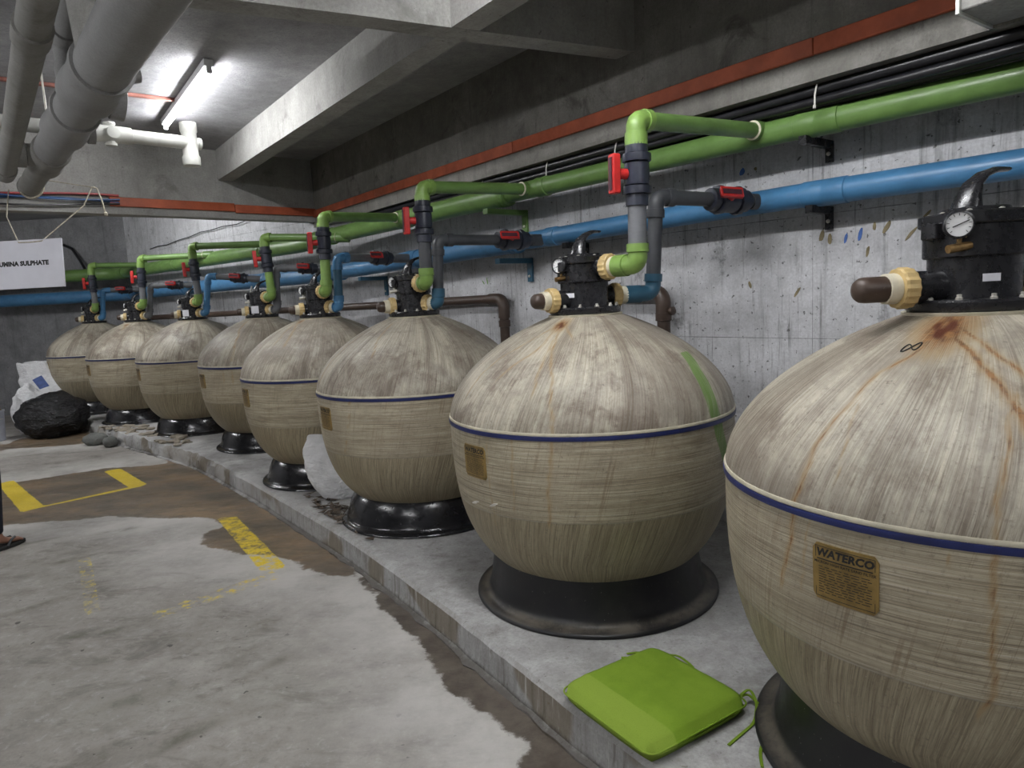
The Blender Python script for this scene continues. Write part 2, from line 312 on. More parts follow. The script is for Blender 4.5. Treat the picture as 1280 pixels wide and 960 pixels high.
# ------------------------------------------------------------------ mesh helpers
class MB:
    def __init__(s): s.v = []; s.f = []
    def add(s, vs, fs):
        k = len(s.v); s.v.extend([tuple(map(float, p)) for p in vs]); s.f.extend([tuple(i + k for i in q) for q in fs]); return s
    def rings(s, rings, cap0=True, cap1=True, close=True):
        n = len(rings[0]); k = len(s.v)
        for r in rings: s.v.extend([tuple(map(float, p)) for p in r])
        for i in range(len(rings) - 1):
            for j in range(n if close else n - 1):
                a, b = k + i*n + j, k + i*n + (j+1) % n
                s.f.append((a, b, b + n, a + n))
        if cap0: s.f.append(tuple(k + j for j in range(n))[::-1])
        if cap1: s.f.append(tuple(k + (len(rings)-1)*n + j for j in range(n)))
        return s
    def tube(s, pts, r, n=14, caps=True):
        pts = [Vector(p) for p in pts]; m = len(pts)
        rs = list(r) if hasattr(r, '__len__') else [r]*m
        T = [(pts[min(i+1, m-1)] - pts[max(i-1, 0)]).normalized() for i in range(m)]
        u = T[0].orthogonal().normalized(); R = []
        for i in range(m):
            u = (u - T[i]*u.dot(T[i])).normalized(); w = T[i].cross(u)
            R.append([pts[i] + (u*math.cos(2*PI*j/n) + w*math.sin(2*PI*j/n))*rs[i] for j in range(n)])
        return s.rings(R, caps, caps)
    def lathe(s, prof, c=(0, 0, 0), ax=(0, 0, 1), n=24, caps=True, knurl=None):
        ax = Vector(ax).normalized(); u = ax.orthogonal().normalized(); w = ax.cross(u); c = Vector(c); R = []
        for (r, z) in prof:
            r = max(r, 1e-4)
            R.append([c + ax*z + (u*math.cos(2*PI*j/n) + w*math.sin(2*PI*j/n))*(r*(1 + (knurl*(j % 2) if knurl else 0))) for j in range(n)])
        return s.rings(R, caps, caps)
    def box(s, c, size, ax=None, taper=1.0):
        X, Y, Z = ax if ax else (Vector((1, 0, 0)), Vector((0, 1, 0)), Vector((0, 0, 1)))
        c = Vector(c); X, Y, Z = Vector(X), Vector(Y), Vector(Z); a, b, d = [q/2 for q in size]
        vs = []
        for sz in (-1, 1):
            t = taper if sz > 0 else 1
            for sx, sy in ((-1, -1), (1, -1), (1, 1), (-1, 1)): vs.append(c + X*(sx*a*t) + Y*(sy*b*t) + Z*(sz*d))
        return s.add(vs, [(3, 2, 1, 0), (4, 5, 6, 7), (0, 1, 5, 4), (1, 2, 6, 5), (2, 3, 7, 6), (3, 0, 4, 7)])
    def rbox(s, c, size, rad, ax=None, n=4, edge=0.004):
        """box with rounded vertical edges and softened top and bottom"""
        X, Y, Z = ax if ax else (Vector((1, 0, 0)), Vector((0, 1, 0)), Vector((0, 0, 1)))
        X, Y, Z = Vector(X), Vector(Y), Vector(Z); c = Vector(c); a, b, d = [q/2 for q in size]
        def ring(z, ins):
            out = []
            for (sx, sy, t0) in ((1, 1, 0), (-1, 1, PI/2), (-1, -1, PI), (1, -1, 1.5*PI)):
                for k in range(n+1):
                    t = t0 + k/n*PI/2; rr = max(rad - ins, .0005)
                    out.append(c + X*(sx*(a-rad) + rr*math.cos(t)) + Y*(sy*(b-rad) + rr*math.sin(t)) + Z*z)
            return out
        return s.rings([ring(-d, edge), ring(-d+edge, 0), ring(d-edge, 0), ring(d, edge)])
    def blob(s, c, size, seed=0, amp=.15, freq=2.0, sub=3, flat=None):
        bm = bmesh.new(); bmesh.ops.create_icosphere(bm, subdivisions=sub, radius=1)
        c = Vector(c); vs = []
        for v in bm.verts:
            d = v.co.normalized(); k = 1 + amp*mnoise.fractal(d*freq + Vector((seed*3.1, seed*1.7, seed)), .7, 2.0, 4)
            p = Vector((d.x*size[0]*k, d.y*size[1]*k, d.z*size[2]*k))
            if flat is not None: p.z = max(p.z, -flat)
            vs.append(c + p)
        bm.verts.index_update(); fs = [tuple(q.index for q in f.verts) for f in bm.faces]; bm.free()
        return s.add(vs, fs)

def obj(name, mb, mat, parent=None, root=None, angle=40, mesh=None):
    """one mesh object; verts given in world space when root is given, else local"""
    if mesh is None:
        rv = Vector(root) if root is not None else Vector((0, 0, 0))
        me = bpy.data.meshes.new(name)
        me.from_pydata([(p[0]-rv.x, p[1]-rv.y, p[2]-rv.z) for p in mb.v], [], mb.f)
        if angle:
            me.polygons.foreach_set('use_smooth', [True]*len(me.polygons)); me.set_sharp_from_angle(angle=math.radians(angle))
        me.materials.append(mat)
    else: me = mesh
    ob = bpy.data.objects.new(name, me); COL.objects.link(ob)
    if parent is not None: ob.parent = parent
    elif root is not None: ob.location = root
    return ob
def tag(ob, label=None, cat=None, group=None, kind=None):
    if label: ob['label'] = label
    if cat: ob['category'] = cat
    if group: ob['group'] = group
    if kind: ob['kind'] = kind
    return ob
def thing(name, loc, label, cat, group=None, rz=0):
    ob = bpy.data.objects.new(name, None); COL.objects.link(ob); ob.location = loc; ob.rotation_euler = (0, 0, rz); ob.empty_display_size = .05
    return tag(ob, label, cat, group)
def struct(name, mb, mat, loc=(0, 0, 0), rz=0, angle=30):
    me = bpy.data.meshes.new(name); me.from_pydata(mb.v, [], mb.f); me.materials.append(mat)
    if angle: me.polygons.foreach_set('use_smooth', [True]*len(me.polygons)); me.set_sharp_from_angle(angle=math.radians(angle))
    ob = bpy.data.objects.new(name, me); COL.objects.link(ob); ob.location = loc; ob.rotation_euler = (0, 0, rz); ob['kind'] = 'structure'
    return ob
def V2(p): return Vector((p[0], p[1]))
def round_path(pts, rad, n=6):
    pts = [Vector(p) for p in pts]; out = [pts[0]]
    for i in range(1, len(pts)-1):
        a, b, c = pts[i-1], pts[i], pts[i+1]
        u, w = (a-b).normalized(), (c-b).normalized()
        t = min(rad, (a-b).length*.49, (c-b).length*.49); p0, p1 = b + u*t, b + w*t
        for k in range(n+1):
            s = k/n; out.append(p0*(1-s)**2 + b*2*s*(1-s) + p1*s*s)
    out.append(pts[-1]); return out
def poly_sd(X, Y, poly):
    """signed distance (negative inside) of grid points to a polygon"""
    P = np.array(poly, float); Q = np.roll(P, -1, 0); d2 = np.full(X.shape, 1e9); ins = np.zeros(X.shape, bool)
    for (ax, ay), (bx, by) in zip(P, Q):
        ex, ey = bx-ax, by-ay; wx, wy = X-ax, Y-ay
        t = np.clip((wx*ex + wy*ey)/(ex*ex + ey*ey + 1e-12), 0, 1)
        d2 = np.minimum(d2, (wx-ex*t)**2 + (wy-ey*t)**2)
        c = ((ay <= Y) & (by > Y)) | ((by <= Y) & (ay > Y))
        with np.errstate(divide='ignore', invalid='ignore'): xi = ax + (Y-ay)/(by-ay+1e-12)*ex
        ins ^= c & (X < xi)
    return np.where(ins, -1, 1)*np.sqrt(d2)
def fattr(me, name, arr):
    a = me.attributes.new(name, 'FLOAT', 'POINT'); a.data.foreach_set('value', np.asarray(arr, np.float32).ravel())

# ------------------------------------------------------------------ plan of the room
H = .15                                    # height of the plinth
D1, N1 = Vector((.583, -.813)), Vector((.813, .583))      # along the tank row, and towards the wall
UW, NW = Vector((.643, -.766)), Vector((.766, .643))      # along the header pipes
D2, N2 = Vector((.748, -.664)), Vector((.664, .748))      # far, bent stretch
TANK = [(-6.095, 10.338), (-4.906, 9.297), (-3.712, 8.261), (-2.508, 7.155), (-1.522, 5.68), (-.604, 4.515), (.354, 3.212), (1.261, 1.896)]
P7 = Vector((.354, 3.212))
G7 = Vector((1.32, 3.50)); BEND = G7 - UW*5.0
def rowpt(along, perp): return P7 + D1*along + N1*perp
SLAB = 3.12

# floor
xs = np.concatenate([[-10, -9, -8.2], np.arange(-7.4, 1.2, .04), [1.6, 2.2, 3.2, 4.5, 6]])
ys = np.concatenate([[-4.5, -3, -1.5, 0], np.arange(1.0, 10.6, .04), [11, 11.5, 12]])
GX, GY = np.meshgrid(xs, ys)
nx, ny = len(xs), len(ys)
me = bpy.data.meshes.new('floor')
vv = np.stack([GX, GY, np.zeros_like(GX)], -1).reshape(-1, 3)
ii = (np.arange(ny-1)[:, None]*nx + np.arange(nx-1)[None]).ravel()
me.from_pydata(vv.tolist(), [], np.stack([ii, ii+1, ii+nx+1, ii+nx], -1).tolist())
WET = [[(-5.5, 6.63), (-4.97, 6.56), (-4.69, 6.7), (-4.5, 6.85), (-4.21, 7.01), (-3.83, 7.02), (-3.63, 7.08), (-3.82, 7.37), (-3.6, 7.25), (-2.89, 6.51), (-1.91, 5.3), (-1.4, 4.6), (-1.05, 4.05), (-.9, 3.76), (-1.08, 3.81), (-1.27, 3.95), (-1.51, 4.16), (-1.79, 4.28), (-2.0, 4.37), (-2.17, 4.51), (-2.22, 4.79), (-2.15, 4.87), (-2.29, 5.07), (-2.73, 5.14), (-3.2, 5.24), (-3.59, 5.21), (-3.86, 5.17), (-4.14, 5.07), (-5.2, 5.0), (-6.5, 5.6), (-6.6, 6.5)],
       [(-1.0, 3.85), (-.70, 3.30), (-.53, 3.06), (-.43, 2.82), (-.32, 2.55), (-.21, 2.46), (-.11, 2.35), (-.05, 2.25), (-.04, 2.1), (-.04, 1.67), (.7, 1.5), (.3, 2.15), (.0, 2.6), (-.3, 2.95), (-.55, 3.35), (-.9, 3.8)],
       [(-6.44, 8.68), (-6.56, 9.05), (-6.26, 9.3), (-5.9, 9.5), (-5.3, 8.75), (-5.30, 8.45), (-5.55, 8.40), (-5.81, 8.36), (-6.18, 8.34), (-6.26, 7.82), (-7.4, 8.3), (-7.4, 9.2)]]
wet = np.min([poly_sd(GX, GY, p) for p in WET], 0)
YEL = [([(-5.0, 6.56), (-4.95, 6.70), (-3.96, 5.67), (-4.05, 5.52)], .86), ([(-4.06, 5.55), (-4.02, 5.64), (-3.43, 6.25), (-3.39, 6.18)], .95), ([(-4.15, 6.86), (-4.03, 6.95), (-3.37, 6.21), (-3.52, 6.16)], .82),
       ([(-2.27, 5.07), (-2.13, 5.09), (-1.40, 4.0), (-1.55, 3.97)], .52), ([(-1.47, 3.97), (-1.40, 3.84), (-1.89, 3.38), (-1.95, 3.48)], .38), ([(-2.87, 4.35), (-2.80, 4.37), (-2.24, 3.51), (-2.30, 3.48)], .38)]
sds = np.stack([poly_sd(GX, GY, p) for p, _ in YEL]); k = sds.argmin(0); ysd = sds.min(0); yop = np.array([q for _, q in YEL])[k]
smu = np.zeros_like(GX)
for (x, y, a, b, ang, s) in [(-2.66, 3.64, .15, .03, .85, .9), (-2.92, 4.33, .12, .045, .6, .8), (-3.02, 4.29, .05, .04, .5, .5), (-2.2, 3.25, .06, .03, .3, .7), (-2.05, 3.29, .07, .025, .5, .7), (-2.9, 4.9, .14, .05, .4, .8),
                             (-1.94, 2.96, .07, .05, .2, .6), (-1.29, 3.27, .10, .06, 1.1, .6), (-1.76, 3.15, .12, .05, .4, .5), (-1.58, 2.68, .16, .07, .5, .7), (-1.3, 2.37, .2, .05, .8, .8), (-1.54, 2.28, .12, .07, .5, .7), (-1.1, 2.9, .09, .05, .9, .5), (-3.4, 4.75, .14, .03, .6, .6), (-5.0, 7.4, .25, .06, .3, .6), (-5.6, 7.9, .2, .04, .4, .6), (-4.4, 7.9, .3, .05, .6, .6)]:
    c, s_ = math.cos(ang), math.sin(ang); u = ((GX-x)*c + (GY-y)*s_)/a; v = (-(GX-x)*s_ + (GY-y)*c)/b
    smu = np.maximum(smu, s*np.exp(-(u*u + v*v)))
for nm, a in (('wet', wet), ('ysd', ysd), ('yop', yop), ('smudge', smu)): fattr(me, nm, a)
me.materials.append(M['floor'])
fl = bpy.data.objects.new('floor', me); COL.objects.link(fl); fl['kind'] = 'structure'

# ceiling slab and hidden room sides
struct('ceiling', MB().box((-2, 4, SLAB+.1), (18, 18, .2)), M['slab'])
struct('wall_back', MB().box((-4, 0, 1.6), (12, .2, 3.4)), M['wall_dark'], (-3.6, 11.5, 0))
struct('wall_left', MB().box((0, 0, 1.6), (.2, 18, 3.4)), M['wall'], (-9.6, 3.5, 0))
struct('wall_front', MB().box((0, 0, 1.6), (16, .2, 3.4)), M['wall'], (-2, -4.3, 0))
def wall_run(name, a, b):
    a, b = Vector(a), Vector(b); L = (b-a).length; rz = math.atan2(b.y-a.y, b.x-a.x)
    return struct(name, MB().box((L/2, -.1, 1.6), (L, .2, 3.4)), M['wall'], (a.x, a.y, 0), rz)
WOFF = .22
def woff(al): return WOFF if al > -2.7 else WOFF + .13*min(1, (-2.7-al)/2.3)
wA = G7 + NW*WOFF + UW*7; wM = G7 + NW*WOFF - UW*2.7; wB = BEND + NW*.35 - UW*.05; wC = BEND + N2*.28 - D2*5.9
WALL = wall_run('wall_right', wA, wM)
wall_run('wall_right.001', wM, wB)
wall_run('wall_right.002', wB, wC)

# beams
def beam(name, a, b, thick_dir, thick, z0, z1=SLAB+.02, mat=None):
    """beam between plan points a and b on one face, thickness towards thick_dir"""
    a, b = Vector(a), Vector(b); L = (b-a).length; ang = math.atan2(b.y-a.y, b.x-a.x)
    side = 1 if Vector((-math.sin(ang), math.cos(ang))).dot(Vector(thick_dir)) > 0 else -1
    mb = MB(); n = max(2, int(L/.25)); h = z1-z0
    rings = []
    for i in range(n+1):
        x = L*i/n; j = [mnoise.noise(Vector((x*1.7, k*5., a.x)))*.006 for k in range(4)]
        rings.append([(x, 0, -h/2 + j[0]), (x, side*thick, -h/2 + j[1]), (x, side*thick, h/2), (x, 0, h/2)])
        if side < 0: rings[-1] = rings[-1][::-1]
    mb.rings(rings)
    return struct(name, mb, mat or M['beam'], (a.x, a.y, (z0+z1)/2), ang)
beam('ceiling_beam', rowpt(-5.15, -.262), rowpt(4.5, -.262), N1, .147, 2.832)                    # along the aisle
beam('ceiling_beam.001', Vector((-.70, 3.279)) - Vector((.894, .448))*6, Vector((-.70, 3.279)) + Vector((.894, .448))*2.1, (-.448, .894), .145, 2.83)
beam('ceiling_beam.002', Vector((-4.121, 5.886)) - Vector((.703, .711))*6.5, Vector((-2.083, 7.947)) + Vector((.703, .711))*.75, (-.711, .703), .16, 2.458)
def cface(al): return .85 + min(0, .012*al) * 1.15
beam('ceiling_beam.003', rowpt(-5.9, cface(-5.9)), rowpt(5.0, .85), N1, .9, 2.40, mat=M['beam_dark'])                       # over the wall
beam('ceiling_beam.004', rowpt(1.95, .80) - Vector((.6, .3))*6, rowpt(1.95, .8) + Vector((.2, .1)), (.3, -.6), .2, 2.83)

# plinth (raised slab under the tanks)
edge = [(2.6, -1.2), (1.49, .32), (.95, 1.05), (.323, 1.945), (.20, 2.115), (-.10, 2.60), (-.36, 3.02), (-.65, 3.47), (-1.05, 4.06), (-1.47, 4.615), (-2.13, 5.49), (-2.82, 6.35), (-3.25, 6.85), (-3.70, 7.27), (-4.15, 7.68), (-4.62, 8.10), (-5.05, 8.55), (-5.45, 8.95), (-5.75, 9.35), (-6.3, 9.7), (-7.0, 10.1), (-7.6, 11.5)]
E = [Vector(p) for p in edge]; ln = [0]
for i in range(1, len(E)): ln.append(ln[-1] + (E[i]-E[i-1]).length)
def edge_at(s):
    for i in range(1, len(E)):
        if s <= ln[i] or i == len(E)-1:
            t = (s-ln[i-1])/(ln[i]-ln[i-1]); return E[i-1].lerp(E[i], t)
back = [G7 + NW*.3 + UW*6, BEND + NW*.3, BEND + N2*.3 - D2*1.2, BEND + N2*.3 - D2*5.9]
lb = [0]
for i in range(1, 4): lb.append(lb[-1] + (back[i]-back[i-1]).length)
def back_at(t):
    s = t*lb[-1]
    for i in range(1, 4):
        if s <= lb[i] or i == 3: return back[i-1].lerp(back[i], (s-lb[i-1])/(lb[i]-lb[i-1]))
mb = MB(); ns = 260; rings = []
for i in range(ns+1):
    s = ln[-1]*i/ns; p = edge_at(s); q = back_at(i/ns); rough = min(1, max(0, (s-8.6)/1.4))
    out = (p-q).normalized()
    def jit(k, a): return mnoise.noise(Vector((p.x*7, p.y*7, k)))*a + mnoise.noise(Vector((p.x*25, p.y*25, k+9)))*a*.5
    a_ = .006 + .035*rough
    r = [(p + out*(.042 + jit(11, .03)), -.02), (p + out*(.036 + jit(12, .03)), .006 + jit(13, .006)), (p + out*(.014 + jit(1, a_)), .016), (p + out*(.010 + jit(2, a_)), .05), (p + out*(.004 + jit(3, a_)), H - .02 - .03*rough + jit(7, .02*rough)), (p - out*(.012 + abs(jit(4, a_))), H - .003 + jit(5, .004 + .03*rough)), (p - out*(.06 + .1*rough), H + jit(6, .025*rough))]
    for t in (.15, .3, .5, .75, 1.0): r.append((p.lerp(q, t), H + (jit(10+t, .012*rough) if t < .4 else 0)))
    rings.append([(v.x, v.y, z) for v, z in r])
mb.rings(rings, False, False, close=False)
struct('plinth_floor', mb, M['plinth'], angle=28)

# ------------------------------------------------------------------ lamps
def lamp(a, b, label, z=3.05, tube='tube'):
    a, b = Vector(a), Vector(b); c = (a+b)/2; d = (b-a).normalized(); d3 = Vector((d.x, d.y, 0)); s3 = Vector((-d.y, d.x, 0)); L = (b-a).length
    root = (c.x, c.y, SLAB)
    t = thing('fluorescent_batten', root, label, 'lamp', 'fluorescent battens under the slab')
    obj('housing', MB().rbox((c.x, c.y, SLAB-.03), (L, .062, .045), .008, (d3, s3, Vector((0, 0, 1)))), M['housing'], t, root)
    tb = obj('tube', MB().lathe([(.006, 0), (.013, .004), (.013, L-.064), (.006, L-.06)], (a.x + d.x*.03, a.y + d.y*.03, z), d3, 10), M[tube], t, root)
    for k, e in enumerate((a, b)):
        sgn = 1 if k == 0 else -1; p = Vector((e.x, e.y, z+.02)) + d3*.012*sgn
        obj('end_holder', MB().rbox(p, (.025, .034, .085), .006, (d3, s3, Vector((0, 0, 1)))), M['housing'], t, root)
    return t
LC = Vector((-2.254, 5.274)); LD = D1
def lamp_at(c, label, L=1.55): lamp(c - LD*L/2, c + LD*L/2, label)
lamp(( -2.718, 5.943), (-1.79, 4.605), 'lit fluorescent tube on the slab above the white drain tee', tube='tube_low')
lamp_at(LC + D1*4.0, 'lit fluorescent tube beyond the cross beam, above the tank with green paint')
lamp_at(LC + D1*7.4, 'lit fluorescent tube on the slab behind the viewer')
lamp_at(LC - N1*3.6 + D1*1.0, 'added fluorescent fill tube over the aisle side of the room')  # second lamp row, unseen, added as ambient fill
lamp_at(LC - N1*3.6 + D1*4.6, 'added fluorescent fill tube over the aisle side behind the standing person')  # also an unseen fill lamp added for ambient light
lamp_at(Vector((-4.75, 8.0)), 'lit fluorescent tube in the far bay hidden by the deep beam', 1.2)
lamp_at(Vector((-7.5, 7.4)), 'added fluorescent tube brightening the back wall, in the far bay towards the side wall', 1.5)  # added out of view to lift the dark back wall

# ------------------------------------------------------------------ tanks
R_, HE, HF = .65, .85, 1.2916
def vrad(z):
    if z >= HE: return R_*max(0, 1-((z-HE)/(.735*R_))**1.9)**(1/1.35)
    return R_*max(0, 1-((HE-z)/(1.19*R_))**2.9)**(1/2.9)
PLATE_Z = (.652, .787)
RUST = {   # per tank: ([(theta, z)...] polyline, width, strength)
 8: [([(-138, 1.27), (-143.2, 1.201), (-150., 1.165), (-151.7, 1.113), (-153.4, 1.051), (-154.3, .997), (-154.9, .923), (-156.2, .842), (-157.7, .733), (-161.5, .606)], .010, .85),
     ([(-136, 1.27), (-123.2, 1.211), (-118.8, 1.173), (-115.8, 1.136), (-113.3, 1.101), (-112, 1.03)], .016, 1.1), ([(-132, 1.27), (-120., 1.23), (-112., 1.19), (-106, 1.14), (-102, 1.08)], .014, 1.),
     ([(-113, 1.13), (-115.5, 1.093), (-118.1, .979), (-119.2, .89), (-119.1, .791), (-119.0, .682), (-118.3, .533), (-121, .44)], .009, .8), ([(-152, .84), (-154, .70), (-155, .62)], .006, .5), ([(-150, 1.1), (-147, 1.0), (-147.5, .9)], .008, .35), ([(-126, .82), (-125.5, .77)], .007, .6)],
 7: [([(-122, 1.27), (-119.4, 1.24), (-115.6, 1.159), (-111.5, 1.074), (-109.2, .933), (-109.3, .812), (-111.7, .612), (-112, .45)], .011, .6), ([(-124, 1.25), (-124., 1.188), (-129.1, 1.144), (-134.8, 1.105), (-140, 1.03)], .013, .55), ([(-128, 1.25), (-140, 1.19), (-149.3, 1.13), (-153.6, 1.06), (-155, .95)], .012, .5),
     ([(-116, 1.25), (-106.5, 1.215), (-103, 1.18)], .010, .7), ([(-124.5, .84), (-125, .7), (-126, .5)], .006, .5), ([(-136.1, .83), (-136.5, .65), (-137, .42)], .006, .45), ([(-150, .84), (-150, .7)], .008, .3), ([(-119, 1.2), (-118, 1.1), (-118, .97)], .014, .45)],
 6: [([(-117.6, 1.256), (-117.5, 1.192), (-112.3, 1.108), (-112, 1.03)], .010, .6), ([(-150, 1.2), (-153, 1.05), (-154, .919), (-154, .75)], .014, .55), ([(-120.7, .848), (-124.2, .654), (-130.8, .488)], .005, .7)],
 5: [([(-125.1, 1.272), (-112.7, 1.216), (-109.1, 1.145), (-108.5, 1.064)], .016, .6), ([(-128, 1.25), (-122, 1.15), (-122, 1.08)], .010, .5), ([(-98, .8), (-98, .55)], .006, .3)],
 4: [([(-111.3, 1.265), (-108, 1.2), (-101.4, 1.137), (-99.1, .996), (-99.2, .887)], .011, .85), ([(-100, .83), (-100, .66)], .008, .55), ([(-108, .83), (-108, .66)], .007, .45)],
 3: [([(-148, 1.2), (-141.8, 1.057), (-139.5, .929)], .016, .6)],
 2: [([(-100.7, 1.275), (-96, 1.23), (-92.7, 1.181)], .030, .6), ([(-135, .84), (-135, .7)], .01, .3)],
 1: []}
BLOB = {8: (-137, 1.258, .050, .062), 7: (-122, 1.255, .024, .03), 2: (-100, 1.262, .012, .03), 5: (-122, 1.27, .012, .02)}
PAINT = {7: [(-38, 1.12), (-39.7, 1.095), (-43.4, 1.044), (-45.3, .967), (-45.7, .889), (-42.2, .784), (-35.3, .647)]}
def vessel_mesh(i, nth, nz):
    zt = [HE + (HF-HE)*(k/nz) for k in range(nz+1)]; zb0 = HE - 1.19*R_ + .002
    zl = [HE - (HE-zb0)*math.sin(PI/2*k/nz) for k in range(nz+1)]
    zz = np.array(sorted(set([round(z, 5) for z in zl + zt])))
    rr = np.array([vrad(z) for z in zz]); rr = np.maximum(rr, .004)
    th = np.linspace(-PI, PI, nth, endpoint=False)
    TH, ZZ = np.meshgrid(th, zz); RR = np.repeat(rr[:, None], nth, 1)
    wob = 1 + .0012*np.sin(3*TH + i) + .0008*np.sin(7*TH + 2*i)
    vs = np.stack([RR*wob*np.cos(TH), RR*wob*np.sin(TH), ZZ], -1).reshape(-1, 3)
    m = len(zz); a = (np.arange(m-1)[:, None]*nth + np.arange(nth)[None]); b = (np.arange(m-1)[:, None]*nth + (np.arange(nth)[None]+1) % nth)
    fs = np.stack([a, b, b+nth, a+nth], -1).reshape(-1, 4).tolist()
    fs.append(list(range(nth))[::-1]); fs.append([(m-1)*nth + j for j in range(nth)])
    me = bpy.data.meshes.new('vessel'); me.from_pydata(vs.tolist(), [], fs)
    me.polygons.foreach_set('use_smooth', [True]*len(me.polygons)); me.set_sharp_from_angle(angle=math.radians(50))
    rust = np.zeros_like(TH)
    r2 = np.random.default_rng(i)
    for (poly, w, st) in RUST[i]:
        pz = np.array([q[1] for q in poly])[::-1]; pt = np.radians([q[0] for q in poly])[::-1]
        ct = np.interp(ZZ, pz, pt); ph = r2.uniform(0, 6)
        ct = ct + (.004*np.sin(ZZ*40 + ph) + .003*np.sin(ZZ*95 + 2*ph))/np.maximum(RR, .1)*.6
        dl = (TH-ct)*RR; inside = np.clip((ZZ-pz[0])/.05, 0, 1)*np.clip((pz[-1]+.01-ZZ)/.01, 0, 1)
        rust = np.maximum(rust, st*inside*(np.exp(-(dl/(.42*w))**2)*(.7 + .3*np.sin(ZZ*150 + ph)*np.sin(ZZ*47)) + .26*np.exp(-(dl/(2.0*w))**2)))
    core = np.zeros_like(TH)
    if i in BLOB:
        t0, z0, wz, wt = BLOB[i]; dl = (TH-math.radians(t0))*RR; q = (dl/wt)**2 + ((ZZ-z0)/wz)**2
        rust = np.maximum(rust, 1.2*np.exp(-q)); core = np.exp(-q*2.2)*(.8 + .35*np.sin(TH*37)*np.sin(ZZ*160))
    gp = np.zeros_like(TH)
    if i in PAINT:
        poly = PAINT[i]; pz = np.array([q[1] for q in poly])[::-1]; pt = np.radians([q[0] for q in poly])[::-1]
        dl = (TH-np.interp(ZZ, pz, pt))*RR; gp = np.exp(-(dl/.04)**4)*((ZZ > pz[0]) & (ZZ < pz[-1]))
    fattr(me, 'rust', rust); fattr(me, 'rustcore', core); fattr(me, 'greenpaint', gp)
    me.materials.append(M['vessel']); return me

def on_vessel(th, z, off=0.):
    e = .004; r = vrad(z); dr = (vrad(z+e)-vrad(z-e))/(2*e); n = Vector((math.cos(th), math.sin(th), -dr)).normalized()
    return Vector((r*math.cos(th), r*math.sin(th), z)) + n*off
def plate_map(x, y, off, tc=math.radians(-144.2)):
    """plate coordinates (metres, centre 0) to the vessel's skin"""
    return on_vessel(tc + x/.64, (PLATE_Z[0]+PLATE_Z[1])/2 + y, off)
PW, PH_ = .152, .138
def text_mesh(s, size, off, align='CENTER', shear=0., spacing=1.0):
    cu = bpy.data.curves.new('txt', 'FONT'); cu.body = s; cu.size = size; cu.offset = off; cu.align_x = align; cu.align_y = 'CENTER'; cu.shear = shear; cu.space_character = spacing; cu.resolution_u = 2
    ob = bpy.data.objects.new('txt', cu); COL.objects.link(ob)
    dg = bpy.context.evaluated_depsgraph_get(); me = bpy.data.meshes.new_from_object(ob.evaluated_get(dg))
    vs = [tuple(v.co) for v in me.vertices]; fs = [tuple(p.vertices) for p in me.polygons]
    bpy.data.objects.remove(ob); bpy.data.curves.remove(cu); bpy.data.meshes.remove(me); return vs, fs
def subdivide_text(vs, fs, step=.012):
    bm = bmesh.new(); bv = [bm.verts.new(v) for v in vs]
    for f in fs:
        try: bm.faces.new([bv[i] for i in f])
        except ValueError: pass
    bmesh.ops.triangulate(bm, faces=bm.faces[:])
    bm.verts.index_update(); v2 = [tuple(v.co) for v in bm.verts]; f2 = [tuple(q.index for q in f.verts) for f in bm.faces]; bm.free(); return v2, f2
cache = {}
def plate_meshes():
    if 'plate' in cache: return cache['plate']
    def rr_patch(w, h, rad, off0, off1, inner=None):
        mb = MB(); n = 14; m = 10
        top, bot = [], []
        for j in range(m+1):
            y = h*(j/m-.5)
            inset = 0 if abs(y) < h/2-rad else rad - math.sqrt(max(0, rad*rad-(abs(y)-(h/2-rad))**2))
            ww = w - 2*inset
            top.append([plate_map(ww*(k/n-.5), y, off1) for k in range(n+1)]); bot.append([plate_map(ww*(k/n-.5), y, off0) for k in range(n+1)])
        rings = [bt[::-1] + tp for bt, tp in zip(bot, top)]
        mb.rings(rings); return mb
    pl = rr_patch(PW, PH_, .010, -.003, .0035)
    brd = MB()
    def strip(x0, x1, y0, y1, o=.0040):
        n = max(2, int(abs(x1-x0)/.012)); brd.rings([[plate_map(x0+(x1-x0)*k/n, y0, o), plate_map(x0+(x1-x0)*k/n, y1, o), plate_map(x0+(x1-x0)*k/n, y1, o-.001), plate_map(x0+(x1-x0)*k/n, y0, o-.001)] for k in range(n+1)])
    a, b, t = PW/2-.007, PH_/2-.007, .0013
    strip(-a, a, b-t, b); strip(-a, a, -b, -b+t); strip(-a, -a+t, -b, b); strip(a-t, a, -b, b)
    let = MB()
    for s, size, y, off, sp, sh in (('WATERCO', .0262, .047, .0012, 1.03, .16), ('MICRON HIGH RATE SAND FILTER', .0092, .0235, .00018, 1.0, 0)):
        v, f = subdivide_text(*text_mesh(s, size, off, spacing=sp, shear=sh)); let.add([plate_map(p[0], p[1]+y, .0043) for p in v], f)
    brd2, brd = brd, let
    strip(-.064, .064, .0300, .0325, .0043)
    r3 = random.Random(3)
    for row in range(11):
        y = .012 - row*.0062; x = -.060
        while x < .055:
            w = r3.uniform(.006, .02); strip(x, min(x+w, .062), y, y+.0015, .0042); x += w + r3.uniform(.003, .007)
    cache['plate'] = (pl, brd2, let); return cache['plate']

